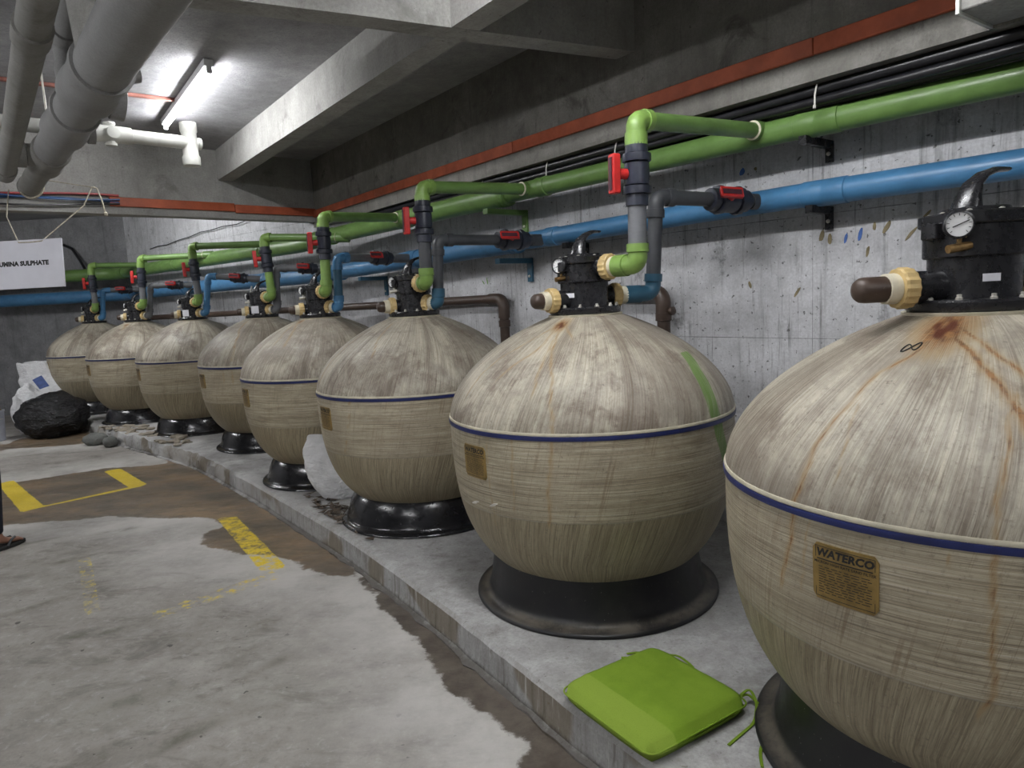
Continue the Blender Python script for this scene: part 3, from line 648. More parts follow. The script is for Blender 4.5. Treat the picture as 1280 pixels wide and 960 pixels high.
def lathe_mesh(key, prof, mat, n=64, caps=True, angle=40):
    if key not in cache:
        ob = obj(key, MB().lathe(prof, n=n, caps=caps), mat, angle=angle); cache[key] = ob.data; bpy.data.objects.remove(ob)
    return cache[key]
PED = [(.05, 0), (.565, 0), (.570, .005), (.569, .013), (.562, .019), (.540, .021), (.522, .026), (.512, .036), (.503, .06), (.495, .10), (.486, .16), (.478, .22), (.470, .27), (.455, .275), (.40, .275)]
PED2 = [(.05, 0), (.560, 0), (.566, .006), (.563, .016), (.548, .022), (.530, .028), (.520, .045), (.512, .075), (.500, .115), (.482, .155), (.458, .19), (.430, .215), (.40, .225)]
tank_labels = {
 8: 'large cream filter tank with branching rust streaks and a black scribble near its neck',
 7: 'cream filter tank with a broad green paint stroke on its shoulder, behind the green cushion',
 6: 'cream filter tank in front of the leaning white sack, thin dark drip line',
 5: 'cream filter tank behind the leaning white sack, rust fan below its neck',
 4: 'cream filter tank with one long rust streak, under a valve with paper and grey outlet',
 3: 'cream filter tank below the papered valve with blue outlet, by the broken plinth edge',
 2: 'cream filter tank with brown rust patch at its neck, second from the room corner',
 1: 'dingy cream filter tank in the room corner beside the black bin bag'}
TH = {}
for i in range(8, 0, -1):
    x, y = TANK[i-1]; t = thing('sand_filter_tank', (x, y, H), tank_labels[i], 'filter tank', 'row of sand filter tanks'); TH[i] = t
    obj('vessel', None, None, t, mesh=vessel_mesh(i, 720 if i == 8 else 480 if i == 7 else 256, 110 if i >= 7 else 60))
    obj('blue_band', None, None, t, mesh=lathe_mesh('blue_band', [(.645, HE-.013), (.6545, HE-.012), (.6555, HE-.002), (.6545, HE+.004), (.645, HE+.005)], M['bluetape'], 128, False))
    obj('resin_bead', None, None, t, mesh=lathe_mesh('resin_bead', [(.645, HE+.004), (.6525, HE+.006), (.6535, HE+.011), (.651, HE+.017), (.643, HE+.019)], M['bead'], 128, False))
    obj('neck_ring', None, None, t, mesh=lathe_mesh('neck_ring', [(.10, HF-.03), (.158, HF-.022), (.168, HF-.012), (.170, HF+.002), (.10, HF+.004)], M['bead'], 48))
    obj('pedestal', None, None, t, mesh=lathe_mesh('pedestal', PED, M['pedestal'], 96, angle=60) if i >= 7 else lathe_mesh('pedestal_small', PED2, M['gloss'], 64, angle=60))
    pl, brd, let = plate_meshes()
    if 'pm' not in cache:
        q = []
        for nm, mb, mt in (('nameplate', pl, M['gold']), ('plate_border', brd, M['ink']), ('lettering', let, M['ink'])):
            ob = obj(nm, mb, mt, angle=30); q.append(ob.data); bpy.data.objects.remove(ob)
        cache['pm'] = q
    rz = {3: 4, 2: 8, 1: 4, 4: 4}.get(i, 0)
    npl = obj('nameplate', None, None, t, mesh=cache['pm'][0]); npl.rotation_euler.z = math.radians(rz)
    obj('plate_border', None, None, npl, mesh=cache['pm'][1]); obj('lettering', None, None, npl, mesh=cache['pm'][2])
    if i == 8:
        pts = []
        for k in range(33):
            a = 2*PI*k/32; u, w = math.sin(a), math.sin(2*a)*.5
            pts.append(on_vessel(math.radians(-145.9 + 3.1*u + .5*w), 1.2185 + .0155*w + .0035*u, .0015))
        tag(obj('marker_scribble', MB().tube(pts, .0016, 6), M['ink'], t), 'small black looped marker figure')
    if i == 7:
        for (ta, z, w) in ((-148, .532, .032), (-136, .548, .026)):
            mb = MB(); mb.rings([[on_vessel(math.radians(ta) + s*w/.6, z + q*(.006*(1-s*s)) + .01*s, o) for (q, o) in ((-1, .002), (1, .002), (1, -.002), (-1, -.002))] for s in (-1, -.6, -.1, .3, .7, 1)])
            tag(obj('paint_smear', mb, M['white_smear'], t), 'white paint smear')

# ------------------------------------------------------------------ multiport valves
VF = H + HF                     # underside of the valve flange
PORT_IN, PORT_OUT = VF + .205, VF + .077
def union(parent, root, c, ax, r=.058, flip=1):
    c = Vector(c); ax = Vector(ax).normalized()
    u = obj('union_nut', MB().lathe([(r*.80, -.004), (r*.97, -.002), (r, .004), (r, .030), (r*.94, .036), (r*.74, .037)], c, ax, 32, knurl=-.05), M['tan'], parent, root, 12)
    obj('collar', MB().lathe([(r*.72, 0), (r*.74, .004), (r*.72, .032), (r*.62, .033)], c + ax*.036, ax, 24), M['collar'], u, root)
    return u
def ball_valve(parent, root, c, ax, hdir, L=.27, r=.050, ends=None):
    """true-union ball valve: body > union nuts, handle"""
    c, ax, hdir = Vector(c), Vector(ax).normalized(), Vector(hdir).normalized(); k = L/.27
    prof = [(r*.80, -.135), (r*.93, -.133), (r*.95, -.088), (r*.9, -.085), (r*.9, -.05), (r*1.02, -.045), (r*1.06, 0), (r*1.02, .045), (r*.9, .05), (r*.9, .085), (r*.95, .088), (r*.93, .133), (r*.80, .135)]
    b = obj('ball_valve', MB().lathe([(q, z*k) for q, z in prof], c, ax, 24), M['valve_upvc'], parent, root)
    for s in (-1, 1):
        obj('union_nut', MB().lathe([(r*.95, -.018*k), (r*1.20, -.016*k), (r*1.22, 0), (r*1.20, .016*k), (r*.95, .018*k)], c + ax*(s*.068*k), ax, 24, knurl=-.05), M['valve_upvc'], b, root)
    side = ax.cross(hdir).normalized()
    hb = MB().lathe([(r*.45, 0), (r*.42, .038)], c + hdir*r, hdir, 14)
    hb.rbox(c + hdir*(r + .055), (.165*k, .048, .034), .008, (ax, side, hdir))
    h = obj('handle', hb, M['red'], b, root)
    obj('handle_inlay', MB().box(c + hdir*(r + .0735), (.135*k, .022, .006), (ax, side, hdir)), M['red_dark'], h, root)
    return b

IN = {7: [[.557, 2.972, 1.664], [.567, 2.972, 2.231], [1.228, 3.485, 2.27]], 6: [[-.484, 4.285, 1.685], [-.476, 4.285, 2.211], [.135, 4.787, 2.241]], 5: [[-1.393, 5.45, 1.609], [-1.377, 5.45, 2.209], [-.91, 6.032, 2.24]],
      4: [[-2.31, 6.925, 1.59], [-2.341, 6.925, 2.219], [-1.625, 6.884, 2.178]], 3: [[-3.516, 8.031, 1.641], [-3.536, 8.031, 2.271], [-2.674, 7.914, 2.244]], 2: [[-4.686, 9.067, 1.618], [-4.66, 9.067, 2.248], [-3.763, 8.881, 2.231]], 1: [[-5.915, 10.108, 1.629], [-5.912, 10.108, 2.265], [-5.322, 10.265, 2.251]],
      8: [[1.62, 1.72, 1.65], [1.62, 1.72, 2.24], [2.10, 2.45, 2.26]]}
OUT = {7: [[.687, 3.312, 1.513], [.715, 3.312, 1.961], [1.254, 3.579, 1.945]], 6: [[-.434, 4.405, 1.511], [-.412, 4.405, 1.906], [.226, 4.803, 1.901]], 5: [[-1.337, 5.57, 1.511], [-1.322, 5.57, 1.905], [-.831, 6.063, 1.896]],
       4: [[-2.31, 7.045, 1.5], [-2.285, 7.045, 1.928], [-1.817, 7.237, 1.901]], 3: [[-3.498, 8.151, 1.527], [-3.434, 8.151, 1.937], [-2.849, 8.177, 1.87]], 2: [[-4.686, 9.187, 1.533], [-4.63, 9.187, 1.903], [-4.157, 9.338, 1.89]], 1: [[-5.895, 10.228, 1.52], [-5.856, 10.228, 1.911], [-5.442, 10.479, 1.902]],
       8: [[1.68, 2.02, 1.52], [1.68, 2.02, 1.95], [2.25, 2.45, 1.95]]}
WASTE = {8: (-1, -.08), 7: (-.88, -.45)}
valve_labels = {8: 'black multiport valve with clear gauge and brass tap, on the large rust-streaked tank',
 7: 'black multiport valve with white gauge, on the tank with the green paint stroke', 6: 'black multiport valve on the tank in front of the leaning white sack',
 5: 'black multiport valve with green riser and blue outlet, behind the leaning white sack', 4: 'black multiport valve with white paper and grey outlet pipe',
 3: 'black multiport valve with white paper and blue outlet pipe', 2: 'black multiport valve with grey outlet and no paper, second tank from the corner', 1: 'black multiport valve on the dingy corner tank'}
def elbow_pipe(name, pts, r, mat, parent, root, rad=.06, n=16):
    pp_ = round_path(pts, rad, 7); a, b = pp_[0], pp_[1]; c, d = pp_[-1], pp_[-2]
    q0, q1 = a.lerp(b, .80), c.lerp(d, .80)
    path = [a, a.lerp(b, .78), q0] + pp_[1:-1] + [q1, c.lerp(d, .78), c]; k = r*.93
    rs = [r*1.06, r*1.06, k] + [k]*(len(pp_)-2) + [k, r*1.06, r*1.06]
    return obj(name, MB().tube(path, rs, n + 4), mat, parent, root, 40)
def cyl(name, a, b, r, mat, parent, root, n=18):
    return obj(name, MB().tube([a, b], r, n), mat, parent, root, 40)
for i in range(8, 0, -1):
    x, y = TANK[i-1]; root = (x, y, VF); c = Vector((x, y, VF)); big = i >= 7
    v = thing('multiport_valve', root, valve_labels[i], 'valve', 'multiport valves on the tank tops')
    pin, pout = Vector(IN[i][0]), Vector(OUT[i][0]); din = (pin-c); din.z = 0; din.normalize(); dout = (pout-c); dout.z = 0; dout.normalize()
    wd = Vector(WASTE.get(i, (-.92, -.4)) + (0,)).normalized()
    fr = math.atan2(wd.y, wd.x); X = Vector((math.cos(fr), math.sin(fr), 0)); Y = Vector((-X.y, X.x, 0)); Z = Vector((0, 0, 1)); ax = (X, Y, Z)
    fl_ = obj('flange', MB().lathe([(.09, .004), (.158, .004), (.162, .010), (.162, .028), (.156, .034), (.115, .036)], c, Z, 48), M['black'], v, root)
    nb = 12
    for k in range(nb):
        a = 2*PI*(k+.5)/nb; p = c + Vector((math.cos(a)*.143, math.sin(a)*.143, .034))
        obj('bolt', MB().lathe([(.009, 0), (.009, .006), (.0065, .008), (.0065, .014), (.002, .015)], p, Z, 6), M['steel'], fl_, root)
    bd = MB().rbox(c + Z*.090, (.200, .200, .115), .075, ax, 6); bd.rbox(c + Z*.185, (.214, .214, .085), .07, ax, 6)
    obj('body', bd, M['black'], v, root)
    lid = obj('lid', MB().rbox(c + Z*.243, (.225, .225, .034), .06, ax, 6).rbox(c + Z*.265, (.15, .15, .014), .06, ax, 6), M['black'], v, root)
    for sx, sy in ((-1, -1), (1, -1), (1, 1), (-1, 1), (0, -1), (0, 1), (1, 0), (-1, 0)):
        obj('screw', MB().lathe([(.007, 0), (.007, .004), (.003, .006)], c + X*(sx*.092*(.82 if sx*sy else 1)) + Y*(sy*.092*(.82 if sx*sy else 1)) + Z*.259, Z, 8), M['steel'], lid, root)
    # lever handle: broad root rising and sweeping back
    hd = Vector((.72, .69, 0)) if i < 8 else Vector((.93, .36, 0))
    hp = [c + Z*.268 - hd*.035, c + Z*.300 - hd*.03, c + Z*.335 - hd*.012, c + Z*.358 + hd*.022, c + Z*.372 + hd*.07, c + Z*.374 + hd*.12]
    side = Vector((-hd.y, hd.x, 0)); hw = [.042, .036, .028, .023, .019, .014]; ht = [.030, .022, .014, .010, .008, .006]
    rings = []
    for k, p in enumerate(hp):
        T = (hp[min(k+1, 5)] - hp[max(k-1, 0)]).normalized(); U = T.cross(side).normalized()
        rings.append([p + side*(hw[k]*math.cos(2*PI*j/12)) + U*(ht[k]*math.sin(2*PI*j/12)) for j in range(12)])
    obj('lever_handle', MB().rings(rings), M['black'], v, root, 60)
    # gauge, facing the aisle
    gd = Vector((-.35, -.93, 0)).normalized() if i == 8 else Vector((-.62, -.78, 0)).normalized()
    gp = c + X*.105 + Z*.225 + Vector((.0, -.085, 0)) if i == 8 else c + X*.125 + Z*.222
    lug = MB().rbox(c + X*.112 + Z*.215, (.05, .06, .045), .012, ax); lug.tube([c + X*.10 + Z*.215, gp], .012, 10)
    obj('gauge_lug', lug, M['black'], v, root)
    gg = obj('pressure_gauge', MB().lathe([(.026, -.012), (.034, -.010), (.036, .0), (.036, .014), (.031, .016), (.030, .010), (.001, .010)], gp, gd, 28), M['black'], v, root)
    obj('dial', MB().lathe([(.030, .0102), (.030, .0112), (.001, .0112)], gp, gd, 28), M['dial'], gg, root)
    gs = Z.cross(gd).normalized(); nd = (gs*.8 + Z*.35).normalized(); nn = gd.cross(nd)
    ndl = MB().box(gp + gd*.0125 + nd*.004, (.040, .0025, .001), (nd, nn, gd))
    for k in range(11):
        a = -.8 + k*(PI+1.6)/10; rr_ = gs*math.cos(a) + Z*math.sin(a); ndl.box(gp + gd*.0118 + rr_*.025, (.006, .0014, .001), (rr_, gd.cross(rr_), gd))
    obj('needle', ndl, M['ink'], gg, root)
    tp = gp - Z*.055 + Vector((0.004, 0, 0))
    tapm = MB().tube([c + X*.07 + Z*.165 + Vector((0, -.05 if i == 8 else 0, 0)), tp], .008, 8); tapm.tube([tp + X*.03 - Z*.006, tp - X*.03 + Z*.002], .011, 10); tapm.tube([tp, tp + Z*.022], .006, 8); tapm.box(tp + Z*.024, (.034, .008, .004), ax)
    obj('drain_tap', tapm, M['brass'] if big else M['steel'], v, root)
    # waste port: black stub, union, capped brown pipe
    wl = {8: .185, 7: .16}.get(i, .125); wz = Vector((0, 0, .070))
    obj('waste_port', MB().lathe([(.043, .05), (.043, wl-.01), (.047, wl-.008), (.047, wl+.004)], c + wz, wd, 24), M['black'], v, root)
    union(v, root, c + wz + wd*wl, wd, .056)
    brl = {8: .085, 7: .05}.get(i, .05)
    obj('waste_stub', MB().lathe([(.035, 0), (.035, brl-.03), (.033, brl-.015), (.025, brl-.004), (.010, brl), (.001, brl)], c + wz + wd*(wl+.066), wd, 20), M['brown'], v, root)
    # inlet and outlet port stubs with unions
    for pz, dd, tgt in ((PORT_IN, din, pin), (PORT_OUT, dout, pout)):
        pc = Vector((x, y, pz)); dist = (Vector((tgt.x, tgt.y)) - Vector((x, y))).length; u0 = max(.105, min(.135, dist-.12))
        obj('port', MB().lathe([(.046, .06), (.046, u0)], pc, dd, 20), M['black'], v, root)
        if not (i == 8 and dd is din): union(v, root, pc + dd*u0, dd, .058)
    # stickers on the body
    fd = Vector((-.25, -.97, 0)).normalized(); fs_ = Z.cross(fd)
    if i in (3, 4):
        obj('paper_label', MB().box(c + Z*.085 + fd*.112, (.085, .075, .0015), (fs_, Z, fd)), M['paper'], v, root, 0)
    elif big:
        fd2 = Vector((-.08, -1, 0)).normalized() if i == 8 else fd; fs2 = Z.cross(fd2)
        st = obj('label_sticker', MB().box(c + Z*.088 + fd2*.1035 + fs2*(-.012 if i == 8 else -.05), (.044, .020, .0012), (fs2, Z, fd2)), M['paper'], v, root, 0)

# ------------------------------------------------------------------ inlet and outlet pipe runs
RI, RO = .039, .034
in_mat = {7: 'grey_pipe', 6: 'grey_dark', 5: 'green_light', 4: 'green_light', 3: 'grey_pipe', 2: 'grey_pipe', 1: 'grey_pipe', 8: 'black'}
out_mat = {7: ('blue_dark', 'grey_dark', 'grey_dark', 'grey_dark'), 6: ('blue_dark', 'grey_dark', 'grey_dark', 'grey_dark'), 5: ('blue', 'blue_dark', 'blue', 'grey_pipe'), 4: ('grey_pipe', 'grey_pipe', 'grey_pipe', 'grey_pipe'),
           3: ('blue', 'blue', 'blue', 'grey_pipe'), 2: ('grey_pipe', 'grey_pipe', 'grey_pipe', 'grey_pipe'), 1: ('blue', 'blue', 'blue', 'grey_pipe'), 8: ('blue_dark', 'grey_dark', 'grey_dark', 'grey_dark')}
pos_phrase = {8: 'of the large rust-streaked tank', 7: 'of the green-painted tank', 6: 'of the tank before the leaning sack', 5: 'of the tank behind the leaning sack', 4: 'of the tank with the long rust streak',
              3: 'of the tank by the broken plinth edge', 2: 'of the second tank from the corner', 1: 'of the dingy corner tank'}
in_desc = {8: 'black stub and green branch inlet pipe', 7: 'green inlet pipe with pale grey riser', 6: 'green inlet pipe with dark grey riser', 5: 'all green inlet pipe with dark valve', 4: 'all green thin inlet pipe with dark valve', 3: 'green inlet pipe with grey riser', 2: 'green inlet pipe with grey riser', 1: 'green inlet pipe with grey riser'}
out_desc = {8: 'dark grey outlet pipe', 7: 'dark grey outlet pipe with blue lower elbow', 6: 'dark grey outlet pipe with blue lower elbow', 5: 'blue outlet pipe with red-handled valve', 4: 'plain grey outlet pipe', 3: 'blue outlet pipe', 2: 'plain grey outlet pipe', 1: 'blue outlet pipe'}
for i in range(8, 0, -1):
    c = Vector((TANK[i-1][0], TANK[i-1][1], 0)); Z = Vector((0, 0, 1))
    a, b, r = [Vector(q) for q in IN[i]]; a.z = PORT_IN
    din = (a-c); din.z = 0; dist = din.length; din.normalize(); u0 = max(.105, min(.135, dist-.12))
    root = (a.x, a.y, a.z); s0 = c + din*(u0+.06) + Z*PORT_IN
    t = thing('inlet_pipe', root, in_desc[i] + ' ' + pos_phrase[i], 'pipe', 'green inlet pipe runs')
    if i == 8:
        obj('lower_elbow', MB().tube(round_path([c + din*.10 + Z*PORT_IN, a, a + Z*.12], .07, 7), .050, 22), M['black'], t, root, 60)
    else:
        elbow_pipe('lower_elbow', [s0, a, a + (b-a).normalized()*.085], RI*1.14, M['green_light'], t, root, .06)
    up = (b-a).normalized(); vz0 = (1.885-a.z)/up.z; vz1 = (2.145-a.z)/up.z
    cyl('riser', a + up*.06, a + up*(vz0+.02), RI, M[in_mat[i]], t, root)
    hd = Vector((-.93, -.36, 0)) if i != 5 else Vector((-.9, -.42, 0))
    ball_valve(t, root, a + up*(vz0+vz1)/2, up, hd, vz1-vz0, .050)
    br = (r-b); bl = br.length; br.normalize()
    elbow_pipe('upper_elbow', [a + up*(vz1-.015), b, b + br*.075], RI*1.14, M['green_light'], t, root, .06)
    cyl('branch_pipe', b + br*.06, b + br*(bl+.02), RI*.95, M['green'], t, root)
    obj('tee_socket', MB().tube([b + br*bl, b + br*(bl+.004), b + br*(bl+.13)], [RI*1.05, RI*1.18, RI*1.2], 20), M['green'], t, root)
    obj('solvent_ring', MB().lathe([(RI*1.0, -.002), (RI*1.17, 0), (RI*1.17, .004), (RI*1.0, .005)], b + br*(bl-.004), br, 20), M['collar'], t, root)
    # outlet
    a, b, r = [Vector(q) for q in OUT[i]]; a.z = PORT_OUT
    dout = (a-c); dout.z = 0; dist = dout.length; dout.normalize(); u0 = max(.105, min(.135, dist-.12)); s0 = c + dout*(u0+.055) + Z*PORT_OUT
    root = (a.x, a.y, a.z); m0, m1, m2, m3 = [M[k] for k in out_mat[i]]
    t = thing('outlet_pipe', root, out_desc[i] + ' ' + pos_phrase[i], 'pipe', 'outlet pipe runs')
    up = (b-a).normalized(); h = (b-a).length
    elbow_pipe('lower_elbow', [s0, a, a + up*.09], RO*1.16, m0, t, root, .055)
    cyl('riser', a + up*.07, a + up*(h-.08), RO, m1, t, root)
    br = r-b; bl = br.length; br.normalize()
    elbow_pipe('upper_elbow', [a + up*(h-.095), b, b + br*.10], RO*1.16, m2, t, root, .055)
    vl = .235 if i >= 6 else .19; vc = b + br*(bl*.73 if i >= 6 else bl*.60)
    cyl('branch_pipe', b + br*.08, vc - br*(vl/2-.02), RO, m3, t, root)
    ball_valve(t, root, vc, br, Vector((-.12, -.97, .2)), vl, .058 if i >= 6 else .052)
    obj('tee_socket', MB().tube([vc + br*(vl/2-.02), vc + br*(vl/2+.03), vc + br*(vl/2+.031), b + br*(bl+.03)], [RO, RO, RO*1.15, RO*1.15], 18), m3 if i != 8 else M['blue'], t, root)

# ------------------------------------------------------------------ header pipes on the wall
def gpt(al, off, z): p = G7 + UW*al + NW*off; return Vector((p.x, p.y, z))
def g2pt(t, off, z): p = BEND + N2*off - D2*t; return Vector((p.x, p.y, z))
def header(name, off, zr, radii, mat, matc, label, z_end):
    root = tuple(gpt(0, off, zr[0]))
    t = thing(name, root, label, 'pipe')
    def zz(al): return zr[0] + (zr[1]-zr[0])*min(1, max(0, -al/5))
    r1, r2, r3 = radii
    def seg(pts, r): obj('pipe_segment', MB().tube(pts, r, 28), mat, t, root, 50)
    def cpl(al, L, r, dirv=None, p=None):
        p = p or gpt(al, off, zz(al)); d = dirv or Vector((UW.x, UW.y, 0))
        obj('coupling', MB().lathe([(r*.98, -L/2), (r*1.07, -L/2+.004), (r*1.08, -L/2+.02), (r*1.07, -.006), (r*1.04, 0), (r*1.07, .006), (r*1.08, L/2-.02), (r*1.07, L/2-.004), (r*.98, L/2)], p, d, 28), matc, t, root)
    seg([gpt(5.5, off, zz(0)), gpt(.01, off, zz(0)), gpt(-2.02, off, zz(-2.02))], r1)
    seg([gpt(-1.72, off, zz(-1.72)), gpt(-1.80, off, zz(-1.8)), gpt(-5.0, off, zz(-5))], r2) if False else seg([gpt(-2.0, off, zz(-2.0)), gpt(-4.95, off, zz(-5))], r2)
    bp = [gpt(-4.9, off, zz(-5)), gpt(-5.0, off, zz(-5)), g2pt(.1, off, z_end)]
    seg(round_path([gpt(-4.7, off, zz(-5)), gpt(-5.0, off, zz(-5)) , g2pt(.35, off, z_end), g2pt(5.3, off, z_end)], .12), (r2+r3)/2)
    cn = g2pt(5.52, off, z_end); yb = cn.y
    obj('pipe_segment', MB().tube(round_path([g2pt(5.2, off, z_end), Vector((cn.x, yb, z_end)), Vector((-9.4, yb-.02, z_end))], .18), r3, 28), mat, t, root, 50)
    cpl(.24, .21, r1); cpl(-1.62, .10, r1*1.02); cpl(-2.02, .10, r2*.98); cpl(-3.35, .16, r2)
    cpl(0, .16, (r2+r3)/2, Vector((D2.x, D2.y, 0)), g2pt(1.2, off, z_end)); cpl(0, .16, (r2+r3)/2, Vector((D2.x, D2.y, 0)), g2pt(3.4, off, z_end))
    return t
header('green_header_pipe', 0., (2.255, 2.215), (.058, .075, .094), M['green'], M['green'], 'long green header pipe high on the concrete wall', 2.185)
header('blue_header_pipe', .07, (1.945, 1.86), (.058, .074, .094), M['blue'], M['blue'], 'long blue header pipe below the green one on the wall', 1.855)

def bracket(name, al, off, ztop, zbot, width, mat, label, arm):
    p = gpt(al, woff(al)-.012, (ztop+zbot)/2); root = tuple(p); U = Vector((UW.x, UW.y, 0)); Nn = Vector((NW.x, NW.y, 0)); Z = Vector((0, 0, 1))
    t = thing(name, root, label, 'bracket', 'pipe brackets on the wall')
    obj('upright', MB().box(p, (width, .018, ztop-zbot), (U, Nn, Z)), mat, t, root)
    obj('arm', MB().box(gpt(al, woff(al)-.02-arm/2, ztop-.018), (width, arm, .036), (U, Nn, Z)), mat, t, root)
    obj('anchor_bolt', MB().lathe([(.010, 0), (.010, .008), (.004, .010)], gpt(al, woff(al)-.021, zbot+.04), -Nn, 6), M['steel'], t, root)
bracket('pipe_bracket', -2.05, 0, 2.145, 1.99, .05, M['green'], 'green steel bracket under the green header, above a red valve handle', .36)
bracket('pipe_bracket', -2.02, 0, 1.80, 1.63, .05, M['blue_dark'], 'blue steel bracket under the blue header, beside the brown pipe bend', .30)
bracket('pipe_bracket', -4.25, 0, 1.785, 1.60, .05, M['blue_dark'], 'blue steel bracket under the blue header, beyond the leaning sack tanks', .28)
bracket('pipe_bracket', .19, 0, 2.20, 2.10, .035, M['black'], 'small dark clip under the green coupling', .26)
bracket('pipe_bracket', .19, 0, 1.89, 1.78, .035, M['black'], 'small dark clip under the blue coupling', .20)
bracket('pipe_bracket', -1.45, 0, 1.86, 1.76, .035, M['black'], 'small dark clip under the blue header above the gauge', .20)

# brown waste line along the wall
root = tuple(gpt(-2.3, .14, 1.5)); t = thing('brown_waste_pipe', root, 'dark brown pipe along the wall behind the tanks, bent down to the plinth', 'pipe')
obj('pipe_segment', MB().tube([gpt(-2.42, .15, 1.515), gpt(-4.9, .15, 1.50), g2pt(.2, .15, 1.50), g2pt(5.5, .15, 1.475)], .037, 18), M['brown'], t, root, 60)
obj('elbow', MB().tube(round_path([gpt(-2.44, .15, 1.515), gpt(-2.28, .15, 1.515), gpt(-2.28, .15, 1.37)], .08, 7), .044, 18), M['brown'], t, root, 60)
obj('drop_pipe', MB().tube([gpt(-2.28, .15, 1.40), gpt(-2.28, .15, H)], .037, 18), M['brown'], t, root)
obj('collar', MB().lathe([(.036, 0), (.045, .003), (.045, .05), (.036, .053)], gpt(-2.28, .15, 1.30), (0, 0, 1), 18), M['brown'], t, root)
root = tuple(gpt(-.76, .12, 1.45)); t = thing('brown_drop_pipe', root, 'dark brown drop pipe with a small side tap, beside the blue elbow', 'pipe')
obj('elbow', MB().tube(round_path([gpt(-1.15, .12, 1.515), gpt(-.76, .12, 1.515), gpt(-.76, .12, 1.36)], .08, 7), .045, 18), M['brown'], t, root, 60)
obj('drop_pipe', MB().tube([gpt(-.76, .12, 1.40), gpt(-.76, .12, H)], .039, 18), M['brown'], t, root)
obj('collar', MB().lathe([(.036, 0), (.048, .003), (.048, .05), (.036, .053)], gpt(-.76, .12, 1.34), (0, 0, 1), 18), M['brown'], t, root)
obj('side_tap', MB().lathe([(.014, .03), (.014, .055), (.026, .058), (.026, .072), (.012, .076)], gpt(-.76, .12, 1.40), (UW.x, UW.y, 0), 10), M['brown'], t, root)

# ------------------------------------------------------------------ cables, trunking on beams
for k, (pf, z) in enumerate(((.885, 2.374), (.90, 2.335), (.945, 2.368), (.965, 2.322), (1.01, 2.368), (1.06, 2.360))):
    pts = [Vector((*rowpt(al, pf - .85 + cface(al) + .004*math.sin(al*1.3 + k)), z + .004*math.sin(al*2.1 + k*2))) for al in np.arange(-4.4, 4.8, .3)]
    root = tuple(pts[0]); ob = obj('black_cable', MB().tube(pts, .022 - .002*(k % 2), 10), M['cable'], None, root, 60)
    tag(ob, 'thick black cable of the bundle under the wall beam', 'cable', 'black cables under the wall beam')
for k, al in enumerate((.62, -.62, -1.25, -2.0)):
    p = Vector((*rowpt(al, cface(al) + .012), 2.35)); root = tuple(p); mb = MB()
    mb.tube([p + Vector((0, 0, .045)), p + Vector((-.012, -.008, .0)), p + Vector((-.014, -.01, -.045))], .004, 6); mb.tube([p + Vector((-.014, -.01, -.045)), p + Vector((-.016, -.012, -.06))], .007, 6)
    tag(obj('cable_tie', mb, M['tie'], None, root), ['white cable tie hanging below the cables above the green coupling', 'white cable tie below the cables beside the tall green branch', 'white cable tie on the cables above the red valve handle', 'white cable tie on the cables above the second green branch'][k], 'cable tie', 'cable ties under the wall beam')
Z3 = Vector((0, 0, 1))
a = Vector((*rowpt(-5.9, cface(-5.9)), 0)); b = Vector((*rowpt(5.0, .85), 0)); L = (b-a).length; d3 = (b-a).normalized(); n3 = Vector((-d3.y, d3.x, 0)); a -= n3*.012; b -= n3*.012; c = (a+b)/2
root = (c.x, c.y, 2.54); t = thing('orange_conduit', root, 'orange conduit trunking along the wall beam face', 'conduit')
for k in range(5):
    q = a + d3*(L*(k+.5)/5); obj('conduit_length', MB().rbox((q.x, q.y, 2.54), (L/5-.004, .024, .074), .006, (d3, n3, Z3), 2), M['orange'], t, root)
e3 = Vector((.703, .711, 0)); p0 = Vector((-3.545, 6.468, 0)); p1 = Vector((-1.90, 8.105, 0)); fn = Vector((.711, -.703, 0))
c = (p0+p1)/2 + fn*.014; L = (p1-p0).length; root = (c.x, c.y, 2.565); t = thing('orange_conduit', root, 'shorter orange conduit on the deep cross beam, ending in loose wires', 'conduit')
for k in range(2):
    q = p0 + e3*(L*(k+.5)/2) + fn*.014; obj('conduit_length', MB().rbox((q.x, q.y, 2.568 - .012*k), (L/2-.006, .024, .082), .006, (e3, fn, Z3), 2), M['orange'], t, root)
for k, (mt, dz, lab) in enumerate((('bluewire', 0, 'blue loose wire running out of the orange conduit'), ('redwire', .045, 'red loose wire running out of the orange conduit'), ('cable', -.03, 'black loose wire running out of the orange conduit'), ('bluewire', .02, 'blue loose wire sagging above its twin, out of the conduit'))):
    pts = [p0 + fn*(.02 + .01*k) + e3*(.08 - s*2.6) + Vector((0, 0, 2.56 + dz + .018*math.sin(s*9 + k) - .03*s*(k == 2))) for s in np.linspace(0, 1, 14)]
    tag(obj('loose_wire', MB().tube(pts, .008 if mt != 'redwire' else .011, 6), M[mt], None, tuple(pts[0]), 60), lab, 'wire', 'loose wires on the cross beam')
cc = [Vector((-6.5, 2.1, SLAB-.012)), Vector((-2.33, 5.46, SLAB-.012))]; dd = (cc[1]-cc[0]).normalized(); ss = Vector((-dd.y, dd.x, 0)); m = (cc[0]+cc[1])/2
tag(obj('ceiling_conduit', MB().rbox(m, ((cc[1]-cc[0]).length, .035, .024), .006, (dd, ss, Z3), 2), M['redoxide'], None, tuple(m)), 'thin red conduit across the slab towards the lit tube', 'conduit')
q = Vector((*rowpt(1.62, .70), 0)); root = (q.x, q.y, 2.5)
t = thing('cable_duct', root, 'pale duct box crossing in front of the wall beam at the top corner', 'duct')
